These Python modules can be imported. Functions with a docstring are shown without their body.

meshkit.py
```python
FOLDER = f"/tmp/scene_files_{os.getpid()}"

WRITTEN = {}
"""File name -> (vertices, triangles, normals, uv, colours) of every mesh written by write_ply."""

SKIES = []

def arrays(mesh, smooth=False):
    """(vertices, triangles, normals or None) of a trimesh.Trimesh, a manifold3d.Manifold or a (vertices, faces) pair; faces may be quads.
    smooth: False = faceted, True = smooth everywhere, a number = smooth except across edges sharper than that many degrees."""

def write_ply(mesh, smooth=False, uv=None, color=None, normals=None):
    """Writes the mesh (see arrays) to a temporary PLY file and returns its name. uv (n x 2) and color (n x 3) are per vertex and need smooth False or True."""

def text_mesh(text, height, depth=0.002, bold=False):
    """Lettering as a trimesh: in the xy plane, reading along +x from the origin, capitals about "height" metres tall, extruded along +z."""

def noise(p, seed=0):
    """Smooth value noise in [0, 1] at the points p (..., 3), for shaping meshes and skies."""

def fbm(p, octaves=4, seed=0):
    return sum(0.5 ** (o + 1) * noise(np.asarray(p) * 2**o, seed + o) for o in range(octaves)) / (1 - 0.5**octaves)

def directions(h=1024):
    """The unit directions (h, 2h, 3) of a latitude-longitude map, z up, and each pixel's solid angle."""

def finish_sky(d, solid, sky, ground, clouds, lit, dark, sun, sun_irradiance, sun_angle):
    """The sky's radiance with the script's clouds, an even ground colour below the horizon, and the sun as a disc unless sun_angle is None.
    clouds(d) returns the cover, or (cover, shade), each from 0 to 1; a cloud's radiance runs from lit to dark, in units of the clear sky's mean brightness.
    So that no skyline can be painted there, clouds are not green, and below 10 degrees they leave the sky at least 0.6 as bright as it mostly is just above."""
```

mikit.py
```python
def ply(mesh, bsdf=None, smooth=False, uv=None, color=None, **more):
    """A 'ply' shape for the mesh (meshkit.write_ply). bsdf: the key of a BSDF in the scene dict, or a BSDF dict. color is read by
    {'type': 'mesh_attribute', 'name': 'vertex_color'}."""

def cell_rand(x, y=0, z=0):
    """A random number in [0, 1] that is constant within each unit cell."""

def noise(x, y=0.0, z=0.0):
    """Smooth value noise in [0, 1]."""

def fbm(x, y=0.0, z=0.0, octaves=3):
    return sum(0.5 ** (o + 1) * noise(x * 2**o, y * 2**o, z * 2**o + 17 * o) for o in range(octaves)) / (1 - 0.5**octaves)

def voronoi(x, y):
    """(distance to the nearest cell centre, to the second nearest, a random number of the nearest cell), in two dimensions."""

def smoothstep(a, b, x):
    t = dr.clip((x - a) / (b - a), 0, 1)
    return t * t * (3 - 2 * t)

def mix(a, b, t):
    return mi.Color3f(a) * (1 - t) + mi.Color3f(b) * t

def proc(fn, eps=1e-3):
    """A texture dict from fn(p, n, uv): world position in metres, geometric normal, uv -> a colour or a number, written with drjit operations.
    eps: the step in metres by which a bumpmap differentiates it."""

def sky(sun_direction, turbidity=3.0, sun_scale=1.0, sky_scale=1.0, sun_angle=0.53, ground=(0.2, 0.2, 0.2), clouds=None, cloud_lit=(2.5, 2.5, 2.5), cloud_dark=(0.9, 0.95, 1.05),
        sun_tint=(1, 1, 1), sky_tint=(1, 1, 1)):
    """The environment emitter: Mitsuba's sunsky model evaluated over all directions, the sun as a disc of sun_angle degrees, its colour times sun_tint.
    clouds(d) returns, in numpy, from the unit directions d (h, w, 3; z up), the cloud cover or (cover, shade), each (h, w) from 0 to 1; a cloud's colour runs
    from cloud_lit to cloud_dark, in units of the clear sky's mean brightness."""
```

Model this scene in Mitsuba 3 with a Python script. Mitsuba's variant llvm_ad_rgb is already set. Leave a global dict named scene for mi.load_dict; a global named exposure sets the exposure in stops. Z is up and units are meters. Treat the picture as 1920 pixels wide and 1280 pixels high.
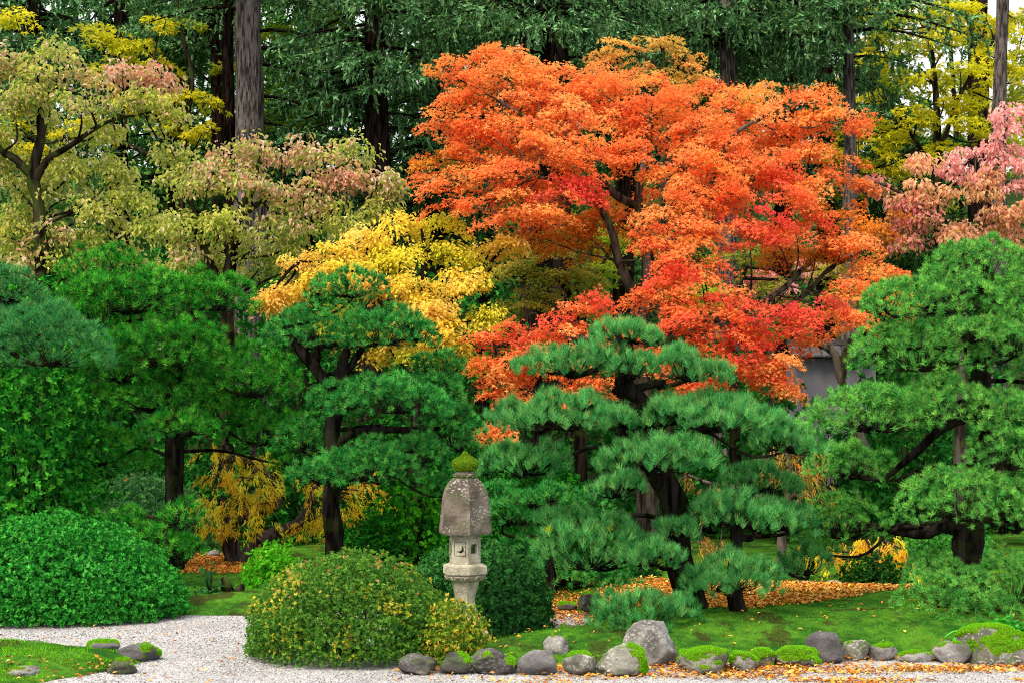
import math, zlib
import numpy as np, trimesh, manifold3d as m3, shapely
import drjit as dr
import mitsuba as mi
import mikit, meshkit
from mikit import noise, fbm, voronoi, smoothstep, mix

T = mi.ScalarTransform4f
scene, labels = {}, {}

# ------------------------------------------------------------------ camera, sky, exposure
FOC, HORIZON, EYE = 2637.0, 820.0, 2.6          # focal length and horizon row for a 1920 px wide picture; eye height
scene['camera'] = {'type': 'perspective', 'fov': math.degrees(2 * math.atan(960 / FOC)), 'fov_axis': 'x',
                   'principal_point_offset_y': (640.0 - HORIZON) / 1280.0, 'near_clip': 0.1, 'far_clip': 1000.0,
                   'to_world': T().look_at(origin=[0, 0, EYE], target=[0, 10, EYE], up=[0, 0, 1])}
scene['sky'] = mikit.sky([-0.42, -0.50, 0.76], turbidity=3, sun_scale=0.30, sky_scale=1.0, sun_angle=18,
                          clouds=lambda d: (np.ones(d.shape[:2]), 1 - np.clip(d[..., 2], 0, 1) ** 0.9), cloud_lit=(2.6, 2.6, 2.6), cloud_dark=(0.85, 0.88, 0.93))
exposure = 3.3


def P(px, py, y):
    """the point at distance y that the photograph shows at (px, py)"""
    return np.array([(px - 960.0) * y / FOC, y, EYE - (py - HORIZON) * y / FOC])


def rng_of(name):
    return np.random.default_rng(zlib.crc32(name.encode()))


def lin(r, g, b, k=1.0):
    c = np.array([r, g, b], float) / 255
    return np.where(c < 0.04045, c / 12.92, ((c + 0.055) / 1.055) ** 2.4) * k


def unit(v):
    return v / np.maximum(np.linalg.norm(v, axis=-1, keepdims=True), 1e-9)


# ------------------------------------------------------------------ materials
def vcol(rough=0.55, trans=0.6):
    return {'type': 'principledthin', 'base_color': {'type': 'mesh_attribute', 'name': 'vertex_color'}, 'roughness': rough,
            'diff_trans': trans, 'eta': 1.35, 'spec_trans': 0.0}


scene['mat_leaf'] = vcol(0.5, 0.95)
scene['mat_glossy_leaf'] = vcol(0.34, 0.35)
scene['mat_needle'] = vcol(0.5, 0.12)
scene['mat_litter'] = {'type': 'twosided', 'bsdf': {'type': 'diffuse', 'reflectance': {'type': 'mesh_attribute', 'name': 'vertex_color'}}}


def C(*a):
    return mi.Color3f(*a)


def bark_fn(dark, light, moss=0.0, sc=1.0):
    def f(p, n, uv):
        t = fbm(p.x * 9 * sc, p.y * 9 * sc, p.z * 1.1 * sc, 4)
        r = smoothstep(0.35, 0.65, t)
        col = mix(C(*dark), C(*light), r)
        if moss:
            g = smoothstep(0.52, 0.62, fbm(p.x * 3 * sc, p.y * 3 * sc, p.z * 2.2 * sc + 7, 3)) * moss
            col = mix(col, C(0.05, 0.075, 0.015), g)
        return col
    return f


def bark_bump(sc=1.0):
    return lambda p, n, uv: fbm(p.x * 14 * sc, p.y * 14 * sc, p.z * 2.6 * sc, 3)


def bark(name, dark, light, moss=0.0, sc=1.0, bump=0.03):
    scene[name] = {'type': 'twosided', 'bsdf': {'type': 'bumpmap', 'arbitrary': mikit.proc(bark_bump(sc), 5e-3), 'scale': bump,
                   'bsdf': {'type': 'diffuse', 'reflectance': mikit.proc(bark_fn(dark, light, moss, sc))}}}


bark('bark_pine', (0.004, 0.0035, 0.003), (0.026, 0.022, 0.019), 0.15, 1.6)
bark('bark_mossy', (0.008, 0.006, 0.005), (0.040, 0.032, 0.024), 0.6)
bark('bark_pale', (0.020, 0.015, 0.012), (0.11, 0.10, 0.085), 0.5, 1.3)
bark('bark_fir_grey', (0.035, 0.030, 0.028), (0.145, 0.128, 0.120), 0.0, 2.2, 0.06)
bark('bark_fir_brown', (0.005, 0.0036, 0.003), (0.028, 0.019, 0.016), 0.0, 2.0, 0.06)


def gravel_fn(p, n, uv):
    a, b, c = voronoi(p.x * 46, p.y * 46)
    g = 0.26 + 0.30 * c
    g = g * (0.55 + 0.45 * smoothstep(0.02, 0.30, b - a))
    g = g * (0.82 + 0.30 * fbm(p.x * 1.3, p.y * 1.3, 0.0, 3))
    return C(g * 0.99, g * 0.985, g)


def gravel_h(p, n, uv):
    a, b, c = voronoi(p.x * 46, p.y * 46)
    return dr.minimum(b - a, 0.4) + 0.5 * c


scene['mat_gravel'] = {'type': 'bumpmap', 'arbitrary': mikit.proc(gravel_h, 3e-3), 'scale': 0.008,
                       'bsdf': {'type': 'diffuse', 'reflectance': mikit.proc(gravel_fn)}}


def moss_fn(p, n, uv):
    a = fbm(p.x * 2.2, p.y * 2.2, p.z * 2.2, 3)
    b = fbm(p.x * 14, p.y * 14, p.z * 14 + 5, 3)
    col = mix(C(0.016, 0.070, 0.010), C(0.070, 0.190, 0.016), smoothstep(0.3, 0.7, a * 0.6 + b * 0.4))
    return mix(col, C(0.035, 0.022, 0.012), smoothstep(0.56, 0.70, fbm(p.x * 3 + 9, p.y * 3, p.z, 4)) * 0.75)


scene['mat_moss'] = {'type': 'bumpmap', 'arbitrary': mikit.proc(lambda p, n, uv: fbm(p.x * 40, p.y * 40, p.z * 40, 3), 4e-3), 'scale': 0.02,
                     'bsdf': {'type': 'diffuse', 'reflectance': mikit.proc(moss_fn)}}
scene['mat_forest_floor'] = {'type': 'diffuse', 'reflectance': mikit.proc(lambda p, n, uv: mix(C(0.012, 0.020, 0.008), C(0.03, 0.055, 0.015), fbm(p.x * 0.8, p.y * 0.8, p.z * 0.8, 4)))}


def stone(name, base, dark, lichen, sc=1.0, moss=0.0, lich=0.5):
    def f(p, n, uv):
        x, y, z = p.x * sc, p.y * sc, p.z * sc
        col = mix(C(*dark), C(*base), smoothstep(0.30, 0.66, fbm(x * 7, y * 7, z * 5, 4)))
        col = col * (0.75 + 0.5 * noise(x * 120, y * 120, z * 120))
        spots = smoothstep(0.58, 0.66, fbm(x * 46 + 3, y * 46, z * 46, 3)) * smoothstep(0.45, 0.6, fbm(x * 3, y * 3, z * 3 + 9, 2)) * lich
        col = mix(col, C(*lichen), spots)
        if moss:
            col = mix(col, C(0.045, 0.085, 0.015), smoothstep(0.50, 0.62, fbm(x * 6, y * 6, z * 6 + 31, 3)) * smoothstep(-0.4, 0.5, n.z) * moss)
        return col
    scene[name] = {'type': 'twosided', 'bsdf': {'type': 'bumpmap', 'arbitrary': mikit.proc(lambda p, n, uv: fbm(p.x * 35 * sc, p.y * 35 * sc, p.z * 35 * sc, 4), 3e-3), 'scale': 0.012,
                   'bsdf': {'type': 'principled', 'base_color': mikit.proc(f), 'roughness': 0.8, 'specular': 0.3}}}


stone('stone_roof', (0.150, 0.128, 0.104), (0.066, 0.054, 0.044), (0.36, 0.34, 0.30), 1.0, 0.35, 0.9)
stone('stone_pale', (0.403, 0.384, 0.298), (0.240, 0.226, 0.167), (0.529, 0.510, 0.442), 1.0, 0.10, 0.5)
stone('rock_grey', (0.214, 0.207, 0.204), (0.082, 0.078, 0.078), (0.328, 0.328, 0.307), 0.8, 0.25, 0.7)
stone('rock_dark', (0.074, 0.069, 0.067), (0.025, 0.024, 0.023), (0.186, 0.186, 0.167), 0.8, 0.55, 0.5)
stone('rock_speckled', (0.185, 0.185, 0.161), (0.071, 0.075, 0.061), (0.356, 0.356, 0.314), 1.0, 0.65, 1.0)
stone('rock_smooth', (0.122, 0.118, 0.125), (0.061, 0.059, 0.063), (0.200, 0.193, 0.179), 0.6, 0.1, 0.5)
scene['mat_plaster'] = {'type': 'twosided', 'bsdf': {'type': 'diffuse', 'reflectance': mikit.proc(lambda p, n, uv: C(0.20, 0.20, 0.235) * (0.65 + 0.5 * fbm(p.x * 1.5, p.y * 1.5, p.z * 1.5, 4)) * (1 - 0.25 * smoothstep(0.45, 0.75, fbm(p.x * 2.5, p.y * 2.5, p.z * 0.9, 3))))}}
scene['mat_tile'] = {'type': 'twosided', 'bsdf': {'type': 'principled', 'base_color': mikit.proc(lambda p, n, uv: C(0.035, 0.035, 0.038) * (0.6 + 0.8 * fbm(p.x * 5, p.y * 5, p.z * 5, 3))), 'roughness': 0.6}}


# ------------------------------------------------------------------ naming
def unique(key):
    if not any(k == key or k.startswith(key + '__') for k in scene) and key not in labels:
        return key
    i = 1
    while any(k == f'{key}_{i:03d}' or k.startswith(f'{key}_{i:03d}__') for k in scene) or f'{key}_{i:03d}' in labels:
        i += 1
    return f'{key}_{i:03d}'


def thing(name, label=None, category=None, group=None, kind=None):
    key = unique(name)
    labels[key] = {k: v for k, v in dict(label=label, category=category, group=group, kind=kind).items() if v}
    return key


COUNT = {'tri': 0}


class MB:
    """collects triangles (and a colour per vertex)"""
    def __init__(self):
        self.v, self.f, self.c, self.n = [], [], [], 0

    def add(self, v, f, c=None):
        if len(v) == 0:
            return self
        self.v.append(np.asarray(v, np.float32)); self.f.append(np.asarray(f, np.int64) + self.n); self.n += len(v)
        if c is not None:
            self.c.append(np.asarray(c, np.float32))
        return self

    def put(self, key, mat, smooth=False):
        if not self.v:
            return None
        v, f = np.vstack(self.v), np.vstack(self.f)
        COUNT['tri'] += len(f)
        col = np.vstack(self.c) if self.c else None
        scene[key] = mikit.ply((v, f), mat, smooth=smooth, color=col)
        return key


def part(parent, name, mb, mat, smooth=False, label=None, kind=None):
    key = unique(parent + '__' + name)
    if mb.put(key, mat, smooth) and (label or kind):
        labels[key] = {k: v for k, v in dict(label=label, kind=kind).items() if v}
    return key


# ------------------------------------------------------------------ geometry helpers
def curve(pts, n):
    """Catmull-Rom through the points (m, k) at n samples"""
    p = np.asarray(pts, float)
    p = np.vstack([2 * p[0] - p[1], p, 2 * p[-1] - p[-2]])
    t = np.linspace(0, len(p) - 3 - 1e-6, n)
    i = t.astype(int); u = (t - i)[:, None]
    a, b, c, d = p[i], p[i + 1], p[i + 2], p[i + 3]
    return 0.5 * (2 * b + (c - a) * u + (2 * a - 5 * b + 4 * c - d) * u ** 2 + (3 * b - a - 3 * c + d) * u ** 3)


def tube(mb, pts, radii, sides=8, n=None, rough=0.0, seed=0, cap=False):
    pts = np.asarray(pts, float); radii = np.asarray(radii, float)
    if n:
        q = curve(np.c_[pts, np.broadcast_to(radii, (len(pts),))], n)
        pts, radii = q[:, :3], np.maximum(q[:, 3], 1e-4)
    m = len(pts)
    t = unit(np.gradient(pts, axis=0))
    ref = np.array([0.0, 1.0, 0.02]) if abs(t[:, 1]).mean() < 0.8 else np.array([1.0, 0, 0.02])
    a = unit(np.cross(t, ref)); b = np.cross(t, a)
    ang = np.arange(sides) * 2 * np.pi / sides
    r = np.broadcast_to(radii, (m,))[:, None] * np.ones(sides)
    ring = np.cos(ang)[None, :, None] * a[:, None] + np.sin(ang)[None, :, None] * b[:, None]
    v = pts[:, None] + ring * r[..., None]
    if rough:
        k = (meshkit.fbm(v * np.array([1, 1, 0.45]) / (radii.max() * 0.8) + seed * 7.3, 3, seed) - 0.5) * 2
        v = pts[:, None] + ring * (r * (1 + rough * k))[..., None]
    i, j = np.meshgrid(np.arange(m - 1), np.arange(sides), indexing='ij')
    q = np.stack([i * sides + j, i * sides + (j + 1) % sides, (i + 1) * sides + (j + 1) % sides, (i + 1) * sides + j], -1).reshape(-1, 4)
    f = np.vstack([q[:, [0, 1, 2]], q[:, [0, 2, 3]]])
    v = v.reshape(-1, 3)
    if cap:
        k = len(v); v = np.vstack([v, pts[-1] + t[-1] * radii[-1] * 0.3])
        f = np.vstack([f, [[(m - 1) * sides + s, (m - 1) * sides + (s + 1) % sides, k] for s in range(sides)]])
    mb.add(v, f)


def thin_tubes(mb, A, B, ra, rb, bend=None):
    """many straight 3-sided twigs from A to B (n, 3) at once, through a bent middle"""
    A, B = np.asarray(A, float), np.asarray(B, float)
    n = len(A)
    if n == 0:
        return
    M = (A + B) / 2 + (0 if bend is None else bend)
    pts = np.stack([A, M, B], 1)
    t = unit(B - A)
    a = unit(np.cross(t, np.array([0.31, 0.2, 0.93]))); b = np.cross(t, a)
    ang = np.arange(3) * 2 * np.pi / 3
    ring = np.cos(ang)[None, :, None] * a[:, None] + np.sin(ang)[None, :, None] * b[:, None]
    ra = np.broadcast_to(ra, (n,)); rb = np.broadcast_to(rb, (n,))
    rr = np.stack([ra, (ra + rb) / 2, rb], 1)
    v = pts[:, :, None] + ring[:, None] * rr[:, :, None, None]
    q = []
    for i in range(2):
        for j in range(3):
            x = [i * 3 + j, i * 3 + (j + 1) % 3, (i + 1) * 3 + (j + 1) % 3, (i + 1) * 3 + j]
            q += [[x[0], x[1], x[2]], [x[0], x[2], x[3]]]
    f = (np.array(q)[None] + (np.arange(n) * 9)[:, None, None]).reshape(-1, 3)
    mb.add(v.reshape(-1, 3), f)


TONE = 1.45
WARM = np.array([1.30, 1.0, 0.66])
NEEDLE = (np.array([[0, -0.5, 0], [0, 0.5, 0], [1, 0, 0.0]]), np.array([[0, 1, 2]]))
LEAF2 = (np.array([[0, 0, 0], [0.45, 0.5, 0.12], [1, 0, -0.06], [0.45, -0.5, 0.12]]), np.array([[0, 2, 1], [0, 3, 2]]))
LEAF4 = (np.array([[0, 0, 0], [0.30, 0.42, 0.16], [0.68, 0.40, 0.14], [1, 0, -0.22], [0.68, -0.40, 0.14], [0.30, -0.42, 0.16], [0.5, 0, 0.0]]),
         np.array([[0, 6, 1], [1, 6, 2], [2, 6, 3], [3, 6, 4], [4, 6, 5], [5, 6, 0]]))
_mp = [(0.12, 0), (0.42, 0.16), (0.30, 0.50), (0.62, 0.20), (1.0, 0.0), (0.62, -0.20), (0.30, -0.50), (0.42, -0.16)]
MAPLE = (np.array([[-0.05, 0, 0], [0.32, 0.62, -0.08], [0.38, 0.17, 0.04], [1, 0, -0.10], [0.38, -0.17, 0.04], [0.32, -0.62, -0.08]]),
         np.array([[0, 2, 1], [0, 3, 2], [0, 4, 3], [0, 5, 4]]))
MAPLE4 = (np.array([[-0.05, 0, 0], [0.40, 0.66, -0.06], [0.42, 0.16, 0.04], [1, 0, -0.10], [0.42, -0.16, 0.04], [0.40, -0.66, -0.06]]), np.array([[0, 2, 1], [0, 4, 2], [2, 4, 3], [0, 5, 4]]))
MAPLE3 = (np.array([[0.02, 0.13, 0], [0.02, -0.13, 0], [1, 0, -0.12], [0.10, 0, 0.03], [0.36, 0.72, -0.08], [0.36, -0.72, -0.08], [-0.08, 0.0, 0.0]]), np.array([[0, 1, 2], [6, 3, 4], [6, 5, 3]]))
STRAP = (np.array([[0, -0.3, 0], [0, 0.3, 0], [0.5, -0.5, 0.0], [0.5, 0.5, 0.0], [1, 0, -0.12]]), np.array([[0, 1, 3], [0, 3, 2], [2, 3, 4]]))


def leaves(mb, pos, d, up, length, width, col, tmpl):
    """one template per row: along d (n,3), its face towards up"""
    n = len(pos)
    if n == 0:
        return
    d = unit(d); y = unit(np.cross(up, d)); z = np.cross(d, y)
    tv, tf = tmpl
    L = np.broadcast_to(length, (n,))[:, None, None]; W = np.broadcast_to(width, (n,))[:, None, None]
    v = pos[:, None] + L * (tv[None, :, :1] * d[:, None] + tv[None, :, 2:] * z[:, None]) + W * tv[None, :, 1:2] * y[:, None]
    f = (tf[None] + (np.arange(n) * len(tv))[:, None, None]).reshape(-1, 3)
    mb.add(v.reshape(-1, 3), f, np.repeat(np.clip(col * TONE, 0.002, 0.92), len(tv), axis=0))


def rand_dirs(rng, n):
    return unit(rng.normal(size=(n, 3)))


def pick(rng, palette, n, jit=0.15, weights=None):
    """n colours from the palette, blended a little and varied in brightness"""
    pal = np.asarray(palette, float)
    w = None if weights is None else np.asarray(weights, float) / np.sum(weights)
    a = pal[rng.choice(len(pal), n, p=w)]; b = pal[rng.choice(len(pal), n, p=w)]
    t = rng.uniform(0, 0.5, (n, 1))
    return (a * (1 - t) + b * t) * np.exp(rng.normal(0, jit, (n, 1)))


# ------------------------------------------------------------------ pines
def tufts(mb, rng, pos, sd, m, length, width, col, spread=(0.25, 1.25), tip=None):
    """bundles of needles round shoots: pos, sd (n, 3); m needles each, at angles spread (radians) from the shoot"""
    n = len(pos)
    sd = unit(sd)
    a = unit(np.cross(sd, np.array([0.3, 0.93, 0.21]))); b = np.cross(sd, a)
    phi = rng.uniform(0, 2 * np.pi, (n, m)); th = spread[0] + (spread[1] - spread[0]) * rng.uniform(0, 1, (n, m)) ** 0.8
    ring = np.cos(phi)[..., None] * a[:, None] + np.sin(phi)[..., None] * b[:, None]
    d = np.cos(th)[..., None] * sd[:, None] + np.sin(th)[..., None] * ring
    L = length * rng.uniform(0.75, 1.15, (n, m)) * rng.uniform(0.85, 1.15, (n, 1))
    p = pos[:, None] + sd[:, None] * (length * 0.55 * (1 - (th - spread[0]) / (spread[1] - spread[0])) * rng.uniform(0.3, 1, (n, m)))[..., None]
    c = np.repeat(col[:, None], m, 1) * np.exp(rng.normal(0, 0.20, (n, m, 1)))
    old = rng.random((n, m)) < 0.035
    c[old] = np.array([0.22, 0.13, 0.035]) * rng.uniform(0.5, 1.2, (old.sum(), 1))
    p, d, L, c = p.reshape(-1, 3), d.reshape(-1, 3), L.ravel(), c.reshape(-1, 3)
    leaves(mb, p, d, rand_dirs(rng, len(p)), L, width, c, NEEDLE)


STYLES = {
    'black': dict(trim=0.55, tint=(1.12, 1.0, 0.86), m=54, length=0.128, width=0.0052, spread=(0.08, 0.78), gap=0.080, up=1.15, under=0.16, clump=0.24, plateau=0.34,
                  pal=[lin(84, 170, 100, .70), lin(68, 158, 88, .64), lin(108, 184, 106, .70), lin(50, 132, 72, .58)]),
    'right': dict(trim=0.1, tint=(1.22, 1.0, 0.74), m=42, length=0.078, width=0.0060, spread=(0.12, 1.40), gap=0.078, up=0.30, under=0.22, clump=0.17, plateau=0.50,
                  pal=[lin(92, 178, 92, .74), lin(78, 166, 86, .68), lin(116, 194, 98, .72), lin(62, 146, 78, .60)]),
    'left': dict(trim=0.15, tint=(1.38, 1.0, 0.86), m=40, length=0.115, width=0.0080, spread=(0.12, 1.30), gap=0.105, up=0.45, under=0.22, clump=0.24, plateau=0.45,
                 pal=[lin(50, 160, 52, .72), lin(36, 140, 46, .62), lin(84, 182, 64, .76), lin(26, 114, 44, .50)]),
    'blue': dict(trim=0.15, tint=(1.18, 1.0, 0.80), m=40, length=0.112, width=0.0080, spread=(0.10, 1.10), gap=0.098, up=0.5, under=0.22, clump=0.24, plateau=0.50,
                 pal=[lin(64, 150, 92, .66), lin(50, 136, 80, .60), lin(84, 164, 102, .66)]),
    'mid': dict(trim=0.15, tint=(1.24, 1.0, 0.84), m=40, length=0.094, width=0.0076, spread=(0.12, 1.40), gap=0.090, up=0.35, under=0.22, clump=0.20, plateau=0.45,
                pal=[lin(52, 152, 74, .74), lin(40, 136, 66, .66), lin(86, 178, 88, .74), lin(30, 112, 58, .54)]),
}


def pine_pad(root, rng, st, px, base, hw, h, y, start, depth=None, tilt=0.0, start_r=0.036, dens=1.0, label=None):
    """one cloud of foliage: centre column px, underside row base, half width hw and height h (all as pixels at distance y); start: where its branch leaves the trunk"""
    s = STYLES[st]
    ppm = FOC / y
    c = P(px, base, y)
    rx, hh = max(0.15, hw / ppm - s['trim'] * 0.75 * s['length']), max(0.06, h / ppm - s['trim'] * s['length'])
    ry = depth or max(0.35, 0.75 * rx)
    area = math.pi * rx * ry * (0.8 + 0.9 * hh / (rx + ry))
    n = max(30, int(area / s['gap'] ** 2 * dens * 1.15))
    ang = rng.uniform(0, 2 * np.pi, n); r = np.sqrt(rng.uniform(0, 1, n))
    sd_ = rng.uniform(0, 100)
    edge = 0.80 + 0.42 * meshkit.fbm(np.c_[np.cos(ang) * 1.6 + sd_, np.sin(ang) * 1.6, np.zeros(n)], 3)
    lx, ly = r * np.cos(ang) * rx * edge, r * np.sin(ang) * ry * edge
    lump = meshkit.fbm(np.c_[lx / 0.30 + sd_, ly / 0.30, np.zeros(n)], 3)
    dome = np.maximum(1 - r ** 2.4, 0) ** s['plateau']
    clump = meshkit.noise(np.c_[lx / s['clump'] + sd_, ly / s['clump'], np.zeros(n)])
    z = hh * dome * (0.62 + 0.40 * lump) + (clump - 0.5) * s['clump'] * 0.85 * (0.4 + 0.6 * dome)
    low = rng.random(n) < s['under']
    z = np.where(low, z * rng.uniform(0.1, 0.8, n), z) + rng.normal(0, 0.012, n)
    nrm = unit(np.c_[lx / rx ** 2, ly / ry ** 2, (z + 0.15 * hh) / hh ** 2])
    sdir = unit(nrm * max(0.1, 1 - 0.5 * s['up']) + np.array([0, 0, 1.0]) * s['up'] * (1 - 0.35 * r[:, None]) + rng.normal(0, 0.22, (n, 3)))
    pos = np.c_[lx, ly, z]
    roll = np.radians(tilt)
    R = np.array([[math.cos(roll), 0, math.sin(roll)], [0, 1, 0], [-math.sin(roll), 0, math.cos(roll)]])
    pos, sdir = pos @ R.T + c, sdir @ R.T
    patch = meshkit.fbm(pos / 0.5 + sd_, 2)[:, None]
    col = pick(rng, s['pal'], n, 0.12) * (0.80 + 0.4 * patch) * np.array(s['tint'])
    mb = MB()
    tufts(mb, rng, pos - sdir * s['length'] * 0.5, sdir, s['m'], s['length'], s['width'], col, s['spread'])
    part(root, 'foliage_pad', mb, 'mat_needle', label=label)
    # the branch that carries it, and its twigs
    wb = MB()
    a = np.asarray(start, float); end = c + R @ np.array([0.25 * rx * (1 if c[0] >= a[0] else -1), 0, 0.12 * hh])
    mid1 = a + (end - a) * 0.35 + np.array([0, 0, 0.07 * np.linalg.norm(end - a)]) + rng.normal(0, 0.09, 3)
    mid2 = a + (end - a) * 0.7 + np.array([0, 0, -0.04 * np.linalg.norm(end - a)]) + rng.normal(0, 0.08, 3)
    tube(wb, [a, mid1, mid2, end], [start_r, start_r * 0.8, start_r * 0.6, start_r * 0.35], 7, 14, 0.35, int(sd_))
    k = min(n, 60)
    idx = rng.choice(n, k, replace=False)
    org = c + R @ np.array([0, 0, 0.05 * hh]) + (pos[idx] - c) * np.array([0.35, 0.35, 0.0]) * rng.uniform(0, 1, (k, 1))
    thin_tubes(wb, org, org * 0.35 + 0.65 * (pos[idx] - sdir[idx] * s['length'] * 0.5), 0.007, 0.004, np.array([0, 0, -0.03]))
    thin_tubes(wb, np.repeat(end[None], k // 2, 0), org[:k // 2], 0.014, 0.008, rng.normal(0, 0.03, (k // 2, 3)))
    part(root, 'branch', wb, 'bark_pine', True)


def trunk_of(root, pts, radii, mat='bark_pine', name='trunk', n=40, sides=14, rough=0.3, seed=0):
    mb = MB()
    tube(mb, pts, radii, sides, n, rough, seed, True)
    part(root, name, mb, mat, True)


def nearest_on(pts, c, below=0.0):
    q = curve(np.asarray(pts, float), 60)
    d = np.linalg.norm((q - (c + np.array([0, 0, -below]))) * np.array([0.35, 0.35, 1]), axis=1)
    return q[d.argmin()]


def make_pine(name, label, st, y, trunk_px, trunk_r, pads, ground_pts=None, stems=(), group=None):
    root = thing(name, label, 'pine tree', group)
    rng = rng_of(name + label)
    tp = [P(a, b, y + (d[0] if d else 0)) for a, b, *d in trunk_px]
    trunk_of(root, tp, trunk_r, seed=len(label))
    for k, (sp, sr) in enumerate(stems):
        trunk_of(root, [P(a, b, y + d) for a, b, d in sp], sr, name='stem', seed=k + 3)
        tp_all = tp + [P(a, b, y + d) for a, b, d in sp]
    for pd in pads:
        px, base, hw, h, dy = pd[:5]
        o = pd[5] if len(pd) > 5 else {}
        c = P(px, base, y + dy)
        src = tp
        if stems and o.get('stem') is not None:
            src = [P(a, b, y + d) for a, b, d in stems[o['stem']][0]]
        st0 = nearest_on(src, c, 0.12 - 0.22 * abs(c[0] - np.mean([q[0] for q in src])))
        pine_pad(root, rng, o.get('st', st), px, base, hw, h, y + dy, st0, o.get('depth'), o.get('tilt', 0), o.get('r', 0.036), o.get('dens', 1.0))
    return root


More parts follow.
